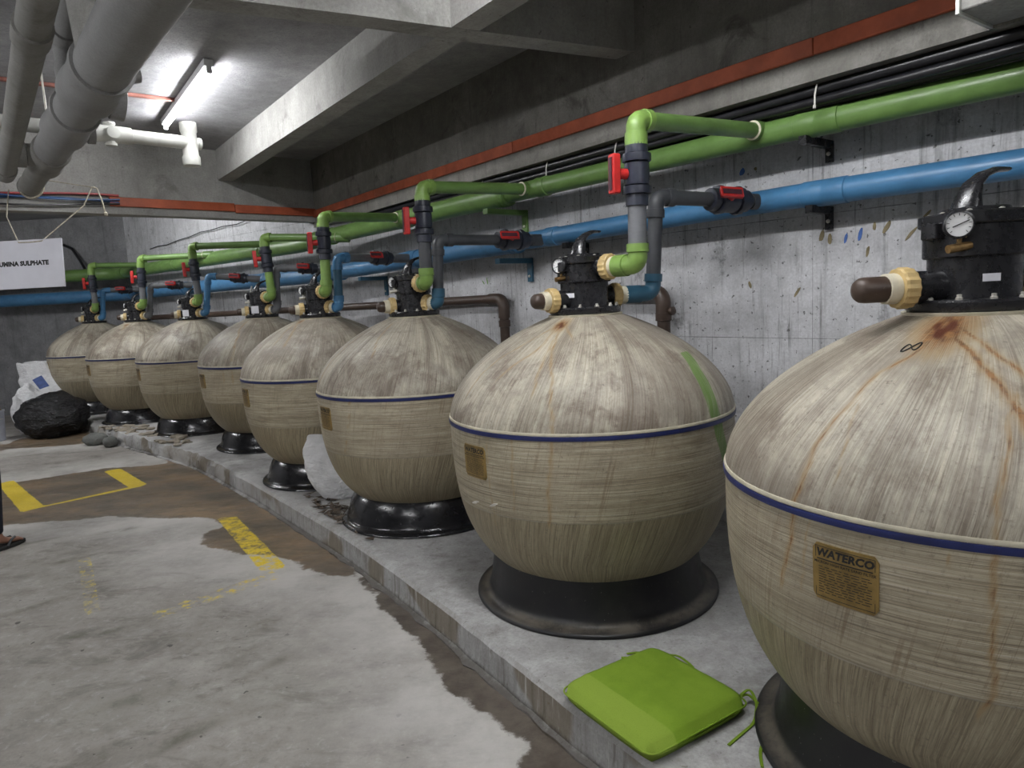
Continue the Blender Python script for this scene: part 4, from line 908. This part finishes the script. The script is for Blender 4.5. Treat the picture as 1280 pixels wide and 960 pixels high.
obj('duct_body', MB().rbox((q.x, q.y, 2.52), (.62, .30, .22), .01, (d3, n3, Z3), 3), M['beam'], t, root); obj('duct_lip', MB().box((q.x - D1.x*.312, q.y - D1.y*.312, 2.52), (.012, .32, .24), (d3, n3, Z3)), M['pvc_white'], t, root)

# ------------------------------------------------------------------ ceiling drain pipes
def pp(p, z): return Vector((p[0], p[1], z))
A0, A1 = Vector((-1.196, 2.532, 2.60)), Vector((-3.845, 5.849, 2.60)); da = (A1-A0).normalized()
root = tuple(A1); t = thing('main_drain_pipe', root, 'thick grey drain pipe with stepped couplings hung below the slab', 'pipe')
def onA(s): return A0 + da*s
LA = (A1-A0).length
obj('pipe_segment', MB().tube([A0 - da*3.2, onA(.75)], .112, 32), M['drain'], t, root)
def socket(p, d, r, L): return MB().lathe([(r*.95, -L/2), (r*1.14, -L/2+.004), (r*1.16, -L/2+.05), (r*1.10, -L/2+.06), (r*1.08, L*.2), (r*1.16, L*.32), (r*1.16, L/2-.004), (r*.95, L/2)], p, d, 32)
obj('coupling', socket(onA(.94), da, .110, .46), M['drain'], t, root)
obj('pipe_segment', MB().tube([onA(1.1), onA(1.6)], .103, 32), M['drain'], t, root)
obj('coupling', socket(onA(1.75), da, .101, .50), M['drain'], t, root)
obj('pipe_segment', MB().tube([onA(1.9), onA(2.7)], .098, 32), M['drain'], t, root)
obj('coupling', socket(onA(2.78), da, .095, .46), M['drain_old'], t, root)
obj('pipe_segment', MB().tube([onA(2.9), onA(4.05)], .078, 28), M['drain_old'], t, root)
obj('end_cap', MB().lathe([(.078, 0), (.086, .004), (.086, .05), (.078, .065), (.001, .07)], onA(4.05), da, 28), M['drain_old'], t, root)
sd3 = Vector((-da.y, da.x, 0)); rt = -sd3 if (-sd3).x > 0 else sd3
obj('side_inlet', MB().lathe([(.074, 0), (.074, .10), (.086, .104), (.086, .165), (.074, .169), (.02, .171)], onA(1.22), rt + Vector((0, 0, -.12)), 28), M['drain'], t, root)
obj('side_inlet', MB().lathe([(.052, .05), (.052, .12), (.062, .124), (.062, .16), (.02, .164)], onA(.86), rt + Vector((0, 0, .3)), 24), M['drain'], t, root)
obj('side_inlet', MB().lathe([(.055, 0), (.055, .11), (.064, .114), (.064, .15), (.02, .154)], onA(2.0), rt, 24), M['drain'], t, root)
obj('side_inlet', MB().lathe([(.070, 0), (.070, .12), (.082, .124), (.082, .19), (.06, .194), (.06, .55), (.01, .55)], onA(2.78), -rt, 26), M['drain_old'], t, root)
# slimmer pipe that runs beside it and turns down into the wye; white-topped drop pipe
q0 = Vector((-1.866, 3.302, 2.95)); q1 = Vector((-2.20, 3.79, 2.95))
obj('branch_pipe', MB().tube(round_path([q0 - (q1-q0)*5, q1, onA(1.45) + Vector((0, 0, .02))], .10), .060, 24), M['drain'], t, root, 60)
obj('coupling', MB().lathe([(.058, -.05), (.070, -.046), (.070, .046), (.058, .05)], q1 - (q1-q0)*.35, (q1-q0), 24), M['drain'], t, root)
dn = (onA(1.45) - q1).normalized(); obj('coupling', MB().lathe([(.058, -.06), (.070, -.056), (.070, .056), (.058, .06)], q1 + dn*.20, dn, 24), M['drain'], t, root)
top = Vector((-1.70, 3.10, SLAB)); tb = onA(.62) - rt*.03
obj('drop_pipe', MB().tube([top, top.lerp(tb, .55)], .070, 24), M['pvc_white'], t, root); obj('drop_socket', MB().tube([top.lerp(tb, .5), top.lerp(tb, 1.)], .080, 24), M['drain_old'], t, root)
B0, B1 = Vector((-1.30, 2.14, 2.47)), Vector((-3.05, 4.46, 2.47)); db = (B1-B0).normalized()
root = tuple(B1); t = thing('side_drain_pipe', root, 'slimmer weathered grey drain pipe beside the thick one', 'pipe')
obj('pipe_segment', MB().tube([B0 - db*3, B1 + db*.15], .050, 24), M['drain_old'], t, root)
obj('coupling', MB().lathe([(.048, -.07), (.058, -.066), (.058, .066), (.048, .07)], B0 + db*.30, db, 24), M['drain_old'], t, root)
obj('coupling', MB().lathe([(.048, -.05), (.057, -.046), (.057, .046), (.048, .05)], B1 - db*.05, db, 24), M['drain_old'], t, root)
C0, C1 = Vector((-3.25, 4.12, 2.745)), Vector((-2.216, 5.197, 2.745)); dc = (C1-C0).normalized()
root = tuple(C1); t = thing('white_drain_pipe', root, 'clean white drain pipe ending in a tee beside the lit tube', 'pipe')
obj('pipe_segment', MB().tube([C0 - dc*1.2, C1], .045, 24), M['pvc_white'], t, root)
obj('tee', MB().lathe([(.046, -.16), (.060, -.158), (.062, -.10), (.053, -.085), (.052, .07), (.058, .08), (.058, .14), (.048, .142)], C1, (0, 0, 1), 24), M['pvc_white'], t, root)
obj('cleanout_cap', MB().lathe([(.036, 0), (.036, .05), (.042, .052), (.042, .075), (.02, .08)], C1, dc, 20), M['pvc_white'], t, root)
q = C1 - dc*.52; obj('inline_fitting', MB().lathe([(.046, -.13), (.055, -.126), (.055, .126), (.046, .13)], q, dc, 24), M['pvc_white'], t, root)
sdc = Vector((dc.y, -dc.x, 0)); obj('side_plug', MB().lathe([(.032, .02), (.032, .058), (.04, .06), (.04, .075), (.024, .077)], q, sdc, 20), M['pvc_white'], t, root)
obj('side_plug', MB().lathe([(.03, .02), (.03, .058), (.036, .06), (.036, .075), (.02, .077)], q, (0, 0, -1), 20), M['pvc_white'], t, root); obj('side_plug', MB().lathe([(.03, .02), (.03, .058), (.036, .06), (.036, .075), (.02, .077)], q, (0, 0, 1), 20), M['pvc_white'], t, root)
obj('end_stub', MB().tube([C0 - dc*.35 + Vector((0, 0, 0)), C0 - dc*.2], .052, 24), M['pvc_white'], t, root)
hg = MB()
for s in (-.5, .62): hg.tube([C0 + dc*s + Vector((0, 0, .04)), Vector((C0.x + dc.x*s, C0.y + dc.y*s, SLAB))], .006, 6)
obj('hanger_rod', hg, M['steel'], t, root)

# sign, strings and hanging bits
SG = Vector((-3.125, 5.0, 0)); sx = Vector((1, -.02, 0)).normalized(); sn = Vector((-.02, -1, 0)).normalized()
tl = Vector((-3.10, 5., 2.108)); bl_ = Vector((-3.118, 5., 1.772)); w_ = .56
cen = (tl + bl_)/2 - sx*(w_/2); root = tuple(cen)
t = thing('hanging_sign', root, 'white board sign hung on string below the drain pipes', 'sign')
up_ = (tl-bl_).normalized()
obj('board', MB().rbox(cen, (w_, .336, .012), .004, (sx, up_, sn), 2, .001), M['sign'], t, root)
v, f = text_mesh('ALUMINA SULPHATE', .0425, .0026, align='RIGHT', spacing=1.03)
obj('lettering', MB().add([cen + sx*(p[0] + .178) + up_*(p[1] + .005) + sn*.0072 for p in v], f), M['ink'], t, root, 0)
sm = MB(); kx = cen + up_*.165
sm.tube([cen + sx*.145 + up_*.155 + sn*.009, cen + sx*.06 + up_*.15 + sn*.010, cen - sx*.02 + up_*.152 + sn*.010], .004, 6)
sm.tube([cen + sx*.145 + up_*.155 + sn*.009, Vector((-3.06, 5.25, 2.36)), Vector((-3.03, 5.33, 2.50))], .004, 6)
sm.tube([cen - sx*.02 + up_*.152 + sn*.010, Vector((-3.60, 5.2, 2.30)), Vector((-3.66, 5.35, 2.52))], .004, 6)
obj('string', sm, M['rope'], t, root)
def strand(name, pts, r, mat, label, cat): tag(obj(name, MB().tube(pts, r, 6), mat, None, tuple(pts[0]), 60), label, cat)
kn = Vector((-3.03, 5.33, 2.50))
strand('tie_string', [onA(3.4) + Vector((.09, 0, -.02)), Vector((-3.33, 5.3, 2.56)), kn, kn + Vector((.02, 0, .0))], .004, M['rope'], 'pale string tying the sign to the drain pipe end', 'string')
obd = MB().tube([kn, kn + Vector((.035, 0, -.01)), kn + Vector((.06, 0, -.10)), kn + Vector((.075, 0, -.19))], .006, 8); obd.lathe([(.006, 0), (.014, .006), (.016, .022), (.006, .03)], kn + Vector((.077, 0, -.215)), (0, 0, 1), 10)
tag(obj('pull_cord', obd, M['rope'], None, tuple(kn)), 'short white cord with a knob hanging over the sign', 'cord')
strand('wrapping_rope', [onA(4.0) + Vector((.10*math.cos(a), 0, .10*math.sin(a))) for a in np.linspace(-2.6, 1.4, 14)], .009, M['rope'], 'thick pale rope tied round the capped drain pipe end', 'rope')
strand('dark_chain', [Vector((-3.35, 4.75, 2.68)), Vector((-3.37, 4.78, 2.58)), Vector((-3.42, 4.85, 2.50)), Vector((-3.47, 4.9, 2.42)), Vector((-3.6, 4.95, 2.36))], .012, M['cable'], 'dark twisted wire hanging between the two drain pipes', 'wire')
strand('black_hose', [Vector((-9.0, 11.36, 2.70)), Vector((-7.6, 11.36, 2.72)), Vector((-7.06, 11.36, 2.71)), Vector((-6.90, 11.36, 2.63)), Vector((-6.78, 11.33, 2.44)), Vector((-6.7, 11.3, 2.30))], .022, M['cable'], 'black hose along the back wall down to the green pipe', 'hose')
strand('white_rod', [g2pt(1.65, -.02, 1.42), g2pt(1.48, .0, 1.80)], .010, M['pvc_white'], 'thin white rod leaning against the blue header', 'rod')

# wall marks (paint and mould smears on the wall)
def smear(al, z, w, h, tilt, mat):
    mb = MB(); n = 12; c = gpt(al, woff(al)-.0008, z); U = Vector((UW.x, UW.y, 0)); Zt = Vector((0, 0, 1)); pts = []
    for k in range(n):
        a = 2*PI*k/n; q = 1 + .35*mnoise.noise(Vector((al*9 + math.cos(a), z*9 + math.sin(a), 1.3)))
        u, v = math.cos(a)*w*q, math.sin(a)*h*q; pts.append(c + U*(u*math.cos(tilt) - v*math.sin(tilt)) + Zt*(u*math.sin(tilt) + v*math.cos(tilt)))
    nn = Vector((-NW.x, -NW.y, 0)); mb.rings([[p + nn*.0015 for p in pts], [p - nn*.002 for p in pts]])
    ob = obj('paint_smear', mb, mat, None); ob.parent = WALL; ob.matrix_parent_inverse = WALL.matrix_basis.inverted()
bpy.context.view_layer.update()
for a in ((.148, 1.755, .010, .032, -.3, 'smear_ochre'), (.188, 1.735, .009, .03, -.1, 'smear_ochre'), (.266, 1.732, .007, .026, -.25, 'smear_blue'), (.335, 1.745, .008, .032, -.2, 'smear_blue'), (.40, 1.775, .008, .018, 0, 'smear_ochre'), (.455, 1.765, .010, .032, -.5, 'smear_ochre'),
          (.56, 1.725, .007, .034, -.7, 'smear_ochre'), (.62, 1.80, .006, .03, -.8, 'smear_ochre'), (.37, 1.66, .007, .024, -.2, 'smear_ochre'), (-.291, 2.133, .013, .022, -.6, 'smear_blue'), (-.211, 2.137, .008, .010, 0, 'smear_ochre'), (.50, 1.43, .006, .022, 0, 'smear_green'),
          (.02, 1.48, .006, .03, -.6, 'smear_ochre'), (-.25, 1.53, .008, .02, .3, 'smear_ochre'), (-2.55, 1.66, .006, .03, .2, 'smear_green'), (-2.60, 1.65, .005, .02, .7, 'smear_green')):
    smear(*a[:5], M[a[5]])

W2 = bpy.data.objects['wall_right.002']; ck = MB()
ck.tube([g2pt(t_, .275 + .01*(t_ < 2), z_) for t_, z_ in ((4.9, 2.51), (4.6, 2.53), (4.3, 2.52), (3.9, 2.555), (3.5, 2.57), (3.2, 2.60), (2.9, 2.595), (2.6, 2.61), (2.2, 2.60), (1.9, 2.63), (1.5, 2.61), (1.2, 2.63))], .006, 6)
ob = obj('crack', ck, M['ink'], None); ob.parent = W2; ob.matrix_parent_inverse = W2.matrix_basis.inverted()
# ------------------------------------------------------------------ cushion
def cushion():
    c = Vector((.415, 2.185, H)); ang = math.radians(-57.5); X = Vector((math.cos(ang), math.sin(ang), 0)); Y = Vector((-X.y, X.x, 0))
    t = thing('seat_cushion', tuple(c), 'lime green square seat cushion with ties lying on the plinth edge', 'cushion', None, ang + PI/2)
    h, th_ = .225, .066; n = 28
    mb = MB(); rings = []
    def prof(u): return (1-abs(u)**9.)
    grid_t, grid_b = [], []
    for i in range(n+1):
        rt_, rb_ = [], []
        for j in range(n+1):
            u, v = 2*i/n-1, 2*j/n-1
            k = 1 - .075*(abs(u)*abs(v))**5; x, y = u*h*k, v*h*k
            f = (max(0, prof(u))*max(0, prof(v)))**.22
            w = .003*mnoise.noise(Vector((u*3, v*3, 1))) + .0015*mnoise.noise(Vector((u*9, v*9, 2)))
            rt_.append((x, y, th_*.40 + th_*.62*f + w*f)); rb_.append((x, y, th_*.40 - th_*.38*min(1, f*1.6)))
        grid_t.append(rt_); grid_b.append(rb_)
    vs = [p for r in grid_t for p in r] + [p for r in grid_b for p in r]; m = n+1; o = m*m; fs = []
    for i in range(n):
        for j in range(n): fs.append((i*m+j, (i+1)*m+j, (i+1)*m+j+1, i*m+j+1)); fs.append((o+i*m+j, o+i*m+j+1, o+(i+1)*m+j+1, o+(i+1)*m+j))
    for i in range(n):
        fs.append((i*m, o+i*m, o+(i+1)*m, (i+1)*m)); fs.append((i*m+n, (i+1)*m+n, o+(i+1)*m+n, o+i*m+n)); fs.append((i, i+1, o+i+1, o+i)); fs.append((n*m+i, o+n*m+i, o+n*m+i+1, n*m+i+1))
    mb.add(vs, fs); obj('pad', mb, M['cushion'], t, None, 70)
    for z in (.036, .008):
        s = .2235; sq = [(-s, -s), (s, -s), (s, s), (-s, s), (-s, -s)]
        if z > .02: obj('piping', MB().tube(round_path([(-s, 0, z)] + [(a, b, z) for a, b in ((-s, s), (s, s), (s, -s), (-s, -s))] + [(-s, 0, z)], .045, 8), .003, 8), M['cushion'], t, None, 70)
    return t
CU = cushion()
def tie_obj(pts, w=.009):
    pts = [Vector(p) for p in pts]; rings = []
    sm_ = round_path(pts, .03, 4)
    for k, p in enumerate(sm_):
        T = (sm_[min(k+1, len(sm_)-1)] - sm_[max(k-1, 0)]).normalized(); U = T.cross(Vector((0, 0, 1))).normalized(); Nn = U.cross(T)
        rings.append([p + U*w*.5 + Nn*.0015, p - U*w*.5 + Nn*.0015, p - U*w*.5 - Nn*.0015, p + U*w*.5 - Nn*.0015])
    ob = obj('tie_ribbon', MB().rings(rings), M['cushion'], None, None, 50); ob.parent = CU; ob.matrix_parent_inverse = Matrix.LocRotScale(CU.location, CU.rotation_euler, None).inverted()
    return ob
tie_obj([(.705, 2.165, H+.035), (.745, 2.19, H+.045), (.752, 2.14, H+.02), (.715, 2.06, H+.004), (.645, 2.00, H+.004), (.60, 1.96, H+.004)])
tie_obj([(.705, 2.160, H+.034), (.735, 2.18, H+.03), (.765, 2.12, H+.012), (.742, 2.02, H+.004), (.68, 1.92, H+.004), (.665, 1.855, H+.004)])
tie_obj([(.515, 2.46, H+.03), (.49, 2.515, H+.025), (.45, 2.52, H+.012), (.41, 2.49, H+.006), (.36, 2.50, H+.004)])
tie_obj([(.505, 2.46, H+.028), (.475, 2.50, H+.012), (.43, 2.53, H+.006), (.385, 2.525, H+.004)])
tie_obj([(.53, 2.455, H+.03), (.57, 2.46, H+.022), (.60, 2.42, H+.01), (.61, 2.40, H+.004)])

# ------------------------------------------------------------------ sacks, bag, bucket, stones, litter
def sack(name, base, size, lean, seed, mat, label, cat, top_pinch=.35, group=None, rz=0., open_top=False, amp=.10):
    """filled sack: stacked soft cross sections, pinched mouth"""
    b = Vector(base); mb = MB(); n, m = 40, 26; rings = []
    for k in range(m+1):
        s = k/m; q = (1-abs(2*s*.94-.88)**3.0)**.45 if s < .5 else max(top_pinch, 1-(max(0, s-.35)/.70)**3.2)
        q = max(q, .62) if k == 0 else max(q, .74 if k < 3 else .25)
        ring = []
        for j in range(n):
            a = 2*PI*j/n; e = 3.2; ca, sa = math.cos(a), math.sin(a); rr = (abs(ca)**e + abs(sa)**e)**(-1/e)
            x, y = ca*rr*size[0]*q, sa*rr*size[1]*q
            d = mnoise.fractal(Vector((ca*1.6, sa*1.6, s*2.4)) + Vector((seed*2.3,)*3), .8, 2., 4)*amp
            pl = .03*math.sin(a*9 + seed + 3*s)*max(0, s-.55)
            x *= 1+d+pl; y *= 1+d+pl; c, s_ = math.cos(rz), math.sin(rz)
            ring.append((b.x + x*c - y*s_ + lean[0]*s, b.y + x*s_ + y*c + lean[1]*s, b.z + size[2]*s + (.03*mnoise.noise(Vector((ca*2, sa*2, seed)))*s)))
        rings.append(ring)
    if open_top:
        cx, cy, cz = [sum(p[k] for p in rings[-1])/n for k in range(3)]
        for f_, dz in ((.93, .012), (.82, -.03), (.70, -.16)): rings.append([(cx + (p[0]-cx)*f_, cy + (p[1]-cy)*f_, p[2] + dz) for p in rings[m]])
    mb.rings(rings)
    return tag(obj(name, mb, mat, None, tuple(b), 60), label, cat, group)
sk = sack('white_sack', (-1.26, 4.96, H), (.205, .14, .47), (-.20, .20), 3, M['sack'], 'full white sack leaning back between two tanks on the plinth', 'sack', .55, None, .25)
s2_ = sack('white_sack', (-6.42, 9.92, .0), (.30, .24, .93), (-.38, .05), 5, M['sack'], 'open white sack with blue print behind the black bin bag', 'sack', .72, None, 0., True, .22)
mb = MB()
def sack_print(cx, cz, w, h):
    out = []
    for i in range(7):
        row = []
        for j in range(5): row.append((cx + w*(i/6-.5), cz + h*(j/4-.5)))
        out.append(row)
    return out
# printed patch: thin cloth piece following the sack's front
bpy.context.view_layer.update()
def stick_patch(target, corners, mat, name, off=.004):
    dg = bpy.context.evaluated_depsgraph_get(); ev = target.evaluated_get(dg); mi = target.matrix_world.inverted(); mb = MB(); n, m = 8, 6; rows = []
    o = mi @ Vector((0, 0, 1.55))
    for i in range(n+1):
        row = []
        for j in range(m+1):
            u, v = i/n, j/m; p = Vector(corners[0])*(1-u)*(1-v) + Vector(corners[1])*u*(1-v) + Vector(corners[2])*u*v + Vector(corners[3])*(1-u)*v
            d = (mi @ p - o).normalized(); ok, hit, nr, _ = ev.ray_cast(o, d)
            row.append(hit + nr*off if ok else None)
        rows.append(row)
    vs = {}; 
    for i in range(n+1):
        for j in range(m+1):
            if rows[i][j] is not None: vs[(i, j)] = len(mb.v); mb.v.append(tuple(rows[i][j]))
    for i in range(n):
        for j in range(m):
            ks = [(i, j), (i+1, j), (i+1, j+1), (i, j+1)]
            if all(k in vs for k in ks): mb.f.append(tuple(vs[k] for k in ks))
    ob = obj(name, mb, mat, target, None, 60); return ob
stick_patch(s2_, [(-6.86, 9.95, .69), (-6.77, 9.95, .55), (-6.63, 9.95, .59), (-6.72, 9.95, .75)], M['sackblue'], 'printed_logo')
tag(obj('white_bag', MB().blob((-6.60, 9.45, .33), (.20, .17, .36), 8, .22, 1.6, 4, .325), M['sack'], None, (-6.60, 9.45, 0), 60), 'smaller plain white bag beside the bucket', 'bag')
tag(obj('black_bin_bag', MB().blob((-6.12, 9.16, .25), (.43, .34, .32), 4, .13, 1.7, 5, .245), M['blackbag'], None, (-6.0, 9.16, 0), 60), 'shiny black bin bag slumped on the floor before the corner tank', 'bag')
bc = Vector((-6.80, 8.98, 0)); t = thing('white_bucket', tuple(bc), 'white plastic bucket at the frame edge by the bin bag', 'bucket')
obj('shell', MB().lathe([(.12, 0), (.128, .004), (.15, .38), (.157, .385), (.157, .40), (.146, .402), (.142, .39), (.12, .02), (.001, .018)], bc, (0, 0, 1), 36), M['bucket'], t, bc)
obj('bail_handle', MB().tube([bc + Vector((.155*math.cos(a), .155*math.sin(a), .36 - .07*abs(math.sin((a+PI/2)/1)))) for a in np.linspace(-PI, 0, 12)], .004, 6), M['steel'], t, bc)
tag(obj('brown_sponge', MB().blob((-6.80, 8.98, .40), (.12, .11, .085), 9, .35, 3, 3), M['twig'], None, (-6.80, 8.98, .37)), 'crumpled brown lump heaped in the white bucket', 'sponge')
tag(obj('stone', MB().blob((-5.10, 8.36, .06), (.15, .10, .085), 11, .2, 1.6, 3, .06), M['stone'], None, (-5.10, 8.36, 0), 60), 'flat grey stone on the floor by the broken plinth corner', 'stone', 'stones by the broken plinth')
tag(obj('stone', MB().blob((-4.80, 8.15, .06), (.085, .08, .07), 15, .15, 1.5, 3, .06), M['stone'], None, (-4.80, 8.15, 0), 60), 'small round greenish stone on the floor next to the flat one', 'stone', 'stones by the broken plinth')
# broken mortar along the far plinth edge
mb = MB(); r4 = random.Random(5)
for k in range(70):
    s = r4.uniform(0, 1); p = Vector((-3.55, 7.25)).lerp(Vector((-5.3, 8.85)), s) + Vector((.55, .62))*r4.uniform(-.06, .30); sz = r4.uniform(.015, .06)
    on = (p - Vector((-3.70, 7.27))).dot(Vector((.66, .75))) - .0
    mb.blob((p.x, p.y, (H if on > .03 else 0) + sz*.2), (sz*r4.uniform(.8, 1.7), sz*r4.uniform(.8, 1.5), sz*.45), k, .5, 1.8, 1)
tag(obj('mortar_rubble', mb, M['rubble'], None, (-4.4, 8.0, H), 25), 'broken mortar pieces strewn along the far plinth edge', 'rubble', kind='stuff')
mb = MB()
for k in range(90):
    s = r4.gauss(0, 1); p = Vector((-1.32, 4.62)) + Vector((.52, -.85))*(.28*s + .15) + Vector((.85, .52))*r4.uniform(-.03, .14); L = r4.uniform(.02, .055); a = r4.uniform(0, 6.3); w = L*r4.uniform(.25, .5); cz = H + r4.uniform(.004, .016)
    d, e = Vector((math.cos(a), math.sin(a), r4.uniform(-.3, .3))), Vector((-math.sin(a), math.cos(a), r4.uniform(-.3, .3))); c = Vector((p.x, p.y, cz)); k0 = len(mb.v)
    for zz in (0, -.0015): mb.v.extend([tuple(c - d*L + Vector((0, 0, .008+zz))), tuple(c - e*w + Vector((0, 0, zz))), tuple(c + d*L + Vector((0, 0, .006+zz))), tuple(c + e*w + Vector((0, 0, zz)))])
    mb.f.extend([(k0, k0+1, k0+2, k0+3), (k0+7, k0+6, k0+5, k0+4), (k0, k0+4, k0+5, k0+1), (k0+1, k0+5, k0+6, k0+2), (k0+2, k0+6, k0+7, k0+3), (k0+3, k0+7, k0+4, k0)])
tag(obj('leaf_litter', mb, M['leaf'], None, (-1.2, 4.5, H), 0), 'dry dark leaf litter on the plinth edge before the leaning sack', 'litter', kind='stuff')

# ------------------------------------------------------------------ person standing at the frame edge
def skin_mesh(name, nodes, edges, mat, sub=2, parent=None, root=(0, 0, 0), rootv=0):
    me = bpy.data.meshes.new(name); rv = Vector(root); me.from_pydata([tuple(Vector(p) - rv) for p, _ in nodes], edges, [])
    ob = bpy.data.objects.new(name, me); COL.objects.link(ob)
    md = ob.modifiers.new('skin', 'SKIN'); md.use_smooth_shade = True
    for k, (_, r) in enumerate(nodes):
        sv = me.skin_vertices[0].data[k]; sv.radius = r if isinstance(r, tuple) else (r, r); sv.use_root = (k == rootv)
    ms = ob.modifiers.new('sub', 'SUBSURF'); ms.levels = sub; ms.render_levels = sub
    dg = bpy.context.evaluated_depsgraph_get(); m2 = bpy.data.meshes.new_from_object(ob.evaluated_get(dg))
    bpy.data.objects.remove(ob); bpy.data.meshes.remove(me)
    m2.materials.clear(); m2.materials.append(mat); m2.polygons.foreach_set('use_smooth', [True]*len(m2.polygons))
    m2.name = name; ob = bpy.data.objects.new(name, m2); COL.objects.link(ob)
    if parent: ob.parent = parent
    else: ob.location = root
    return ob
def person():
    fw = Vector((.30, .954, 0)); sd = Vector((.954, -.30, 0)); up = Vector((0, 0, 1))      # faces away from the viewer; sd = its right
    foot = Vector((-3.575, 4.60, 0))                                                      # right foot, below the ankle
    hip_c = foot - sd*.11; root = tuple(hip_c)
    t = thing('person', root, 'person in dark navy trousers and black flip-flops, only one foot in view', 'person')
    def P(r, f, z): return hip_c + sd*r + fw*f + up*z
    nd, ed = [], []
    def chain(lst, start=None):
        prev = start
        for (p, r) in lst:
            nd.append((p, r)); k = len(nd)-1
            if prev is not None: ed.append((prev, k))
            prev = k
        return prev
    pel = chain([(P(0, 0, .92), (.15, .10))]); sp_ = chain([(P(0, .01, 1.08), (.135, .09)), (P(0, .0, 1.28), (.155, .10)), (P(0, -.01, 1.40), (.12, .085))], pel)
    nk = chain([(P(0, 0, 1.48), .052), (P(0, .015, 1.54), .052)], sp_); chain([(P(0, .025, 1.60), (.068, .085)), (P(0, .02, 1.68), (.078, .095)), (P(0, .01, 1.735), (.06, .07))], nk)
    for s in (-1, 1):
        sh = chain([(P(s*.17, -.01, 1.385), .055), (P(s*.20, -.01, 1.25), .045), (P(s*.20, -.02, 1.11), .038), (P(s*.15, .09, 1.07), .032), (P(s*.09, .15, 1.05), .024), (P(s*.05, .165, 1.045), (.02, .03))], sp_)
        for q in range(4):
            b = P(s*.03, .165 + .006*s, 1.075 - q*.019); chain([(b, .009), (b - sd*(s*.035) + fw*.004, .0085), (b - sd*(s*(.058 + .008*(q in (1, 2)))) - fw*.012, .007)], sh)
        chain([(P(s*.055, .15, 1.08), .0095), (P(s*.04, .145, 1.105), .0085), (P(s*.032, .15, 1.125), .0075)], sh)
        lg = chain([(P(s*.10, 0, .82), .082), (P(s*.11, .01, .50), .055), (P(s*.11, -.012, .28), .048), (P(s*.11, -.01, .105), .034)], pel)
        hl = chain([(P(s*.11, -.035, .055), .032)], lg); mid = chain([(P(s*.11, .05, .055), (.036, .026))], lg); bl2 = chain([(P(s*.112, .12, .040), (.042, .018))], mid)
        for q, (o, L) in enumerate(((-.028, .045), (-.010, .043), (.006, .038), (.020, .032), (.032, .026))):
            r0 = .0125 if q == 0 else .0085; b = P(s*(.112 + o), .135, .036); chain([(b, r0), (b + fw*L*.6 - up*.003, r0*.95), (b + fw*L - up*.008, r0*.8)], bl2)
    skin_mesh('body', nd, ed, M['skin'], 2, t, root, 0)
    # face details and hair
    fc = MB(); hc = P(0, .02, 1.665)
    hr = MB().blob(P(0, .0, 1.70), (.084, .10, .088), 3, .06, 3, 3); obj('hair', hr, M['hair'], t, root, 60)
    fc.blob(P(0, .112, 1.645), (.014, .02, .022), 2, 0, 1, 2); obj('nose', fc, M['skin'], t, root, 60)
    for s in (-1, 1):
        obj('eye', MB().blob(P(s*.03, .094, 1.668), (.010, .007, .005), 1, 0, 1, 2), M['dial'], t, root, 60); obj('ear', MB().blob(P(s*.080, .01, 1.65), (.010, .022, .030), 6, .1, 1, 2), M['skin'], t, root, 60)
    obj('mouth', MB().blob(P(0, .100, 1.612), (.022, .007, .006), 5, 0, 1, 2), M['red_dark'], t, root, 60)
    nd.clear(); ed.clear()
    pel = chain([(P(0, 0, .93), (.165, .115))]); chain([(P(0, 0, 1.06), (.165, .12))], pel)
    for s in (-1, 1): chain([(P(s*.10, 0, .80), .098), (P(s*.11, .012, .50), .075), (P(s*.112, -.004, .28), .068), (P(s*.112, -.012, .15), .062), (P(s*.112, -.012, .105), .060)], pel)
    skin_mesh('trousers', nd, ed, M['trouser'], 2, t, root, 0)
    nd.clear(); ed.clear()
    a0 = chain([(P(0, 0, .86), (.19, .135)), (P(0, .01, 1.10), (.172, .128)), (P(0, 0, 1.28), (.185, .128)), (P(0, -.01, 1.41), (.14, .105)), (P(0, -.005, 1.47), (.075, .072))])
    for s in (-1, 1): chain([(P(s*.18, -.01, 1.385), .066), (P(s*.205, -.01, 1.25), .060), (P(s*.213, -.015, 1.17), .058)], 3)
    skin_mesh('shirt', nd, ed, M['shirt'], 2, t, root, 0)
    for s in (-1, 1):
        c0 = P(s*.112, .05, 0); out = []
        for k in range(24):
            a = 2*PI*k/24; L = .145*math.sin(a); w = (.050 + .006*math.sin(a))*math.cos(a); out.append((L, w))
        so = MB().rings([[c0 + fw*L*.99 + sd*w*.97 + up*.001 for L, w in out], [c0 + fw*L + sd*w + up*.004 for L, w in out], [c0 + fw*L + sd*w + up*.022 for L, w in out], [c0 + fw*L*.98 + sd*w*.96 + up*.025 for L, w in out]])
        so_o = obj('flip_flop_sole', so, M['rubber'], t, root, 60)
        for e in (-1, 1): obj('strap', MB().tube([c0 + fw*.085 + up*.028 - sd*.012*s, c0 + fw*.06 + sd*e*.022 + up*.062, c0 + fw*.02 + sd*e*.042 + up*.055, c0 - fw*.01 + sd*e*.046 + up*.022], .008, 8), M['strap'], so_o, root, 60)
person()
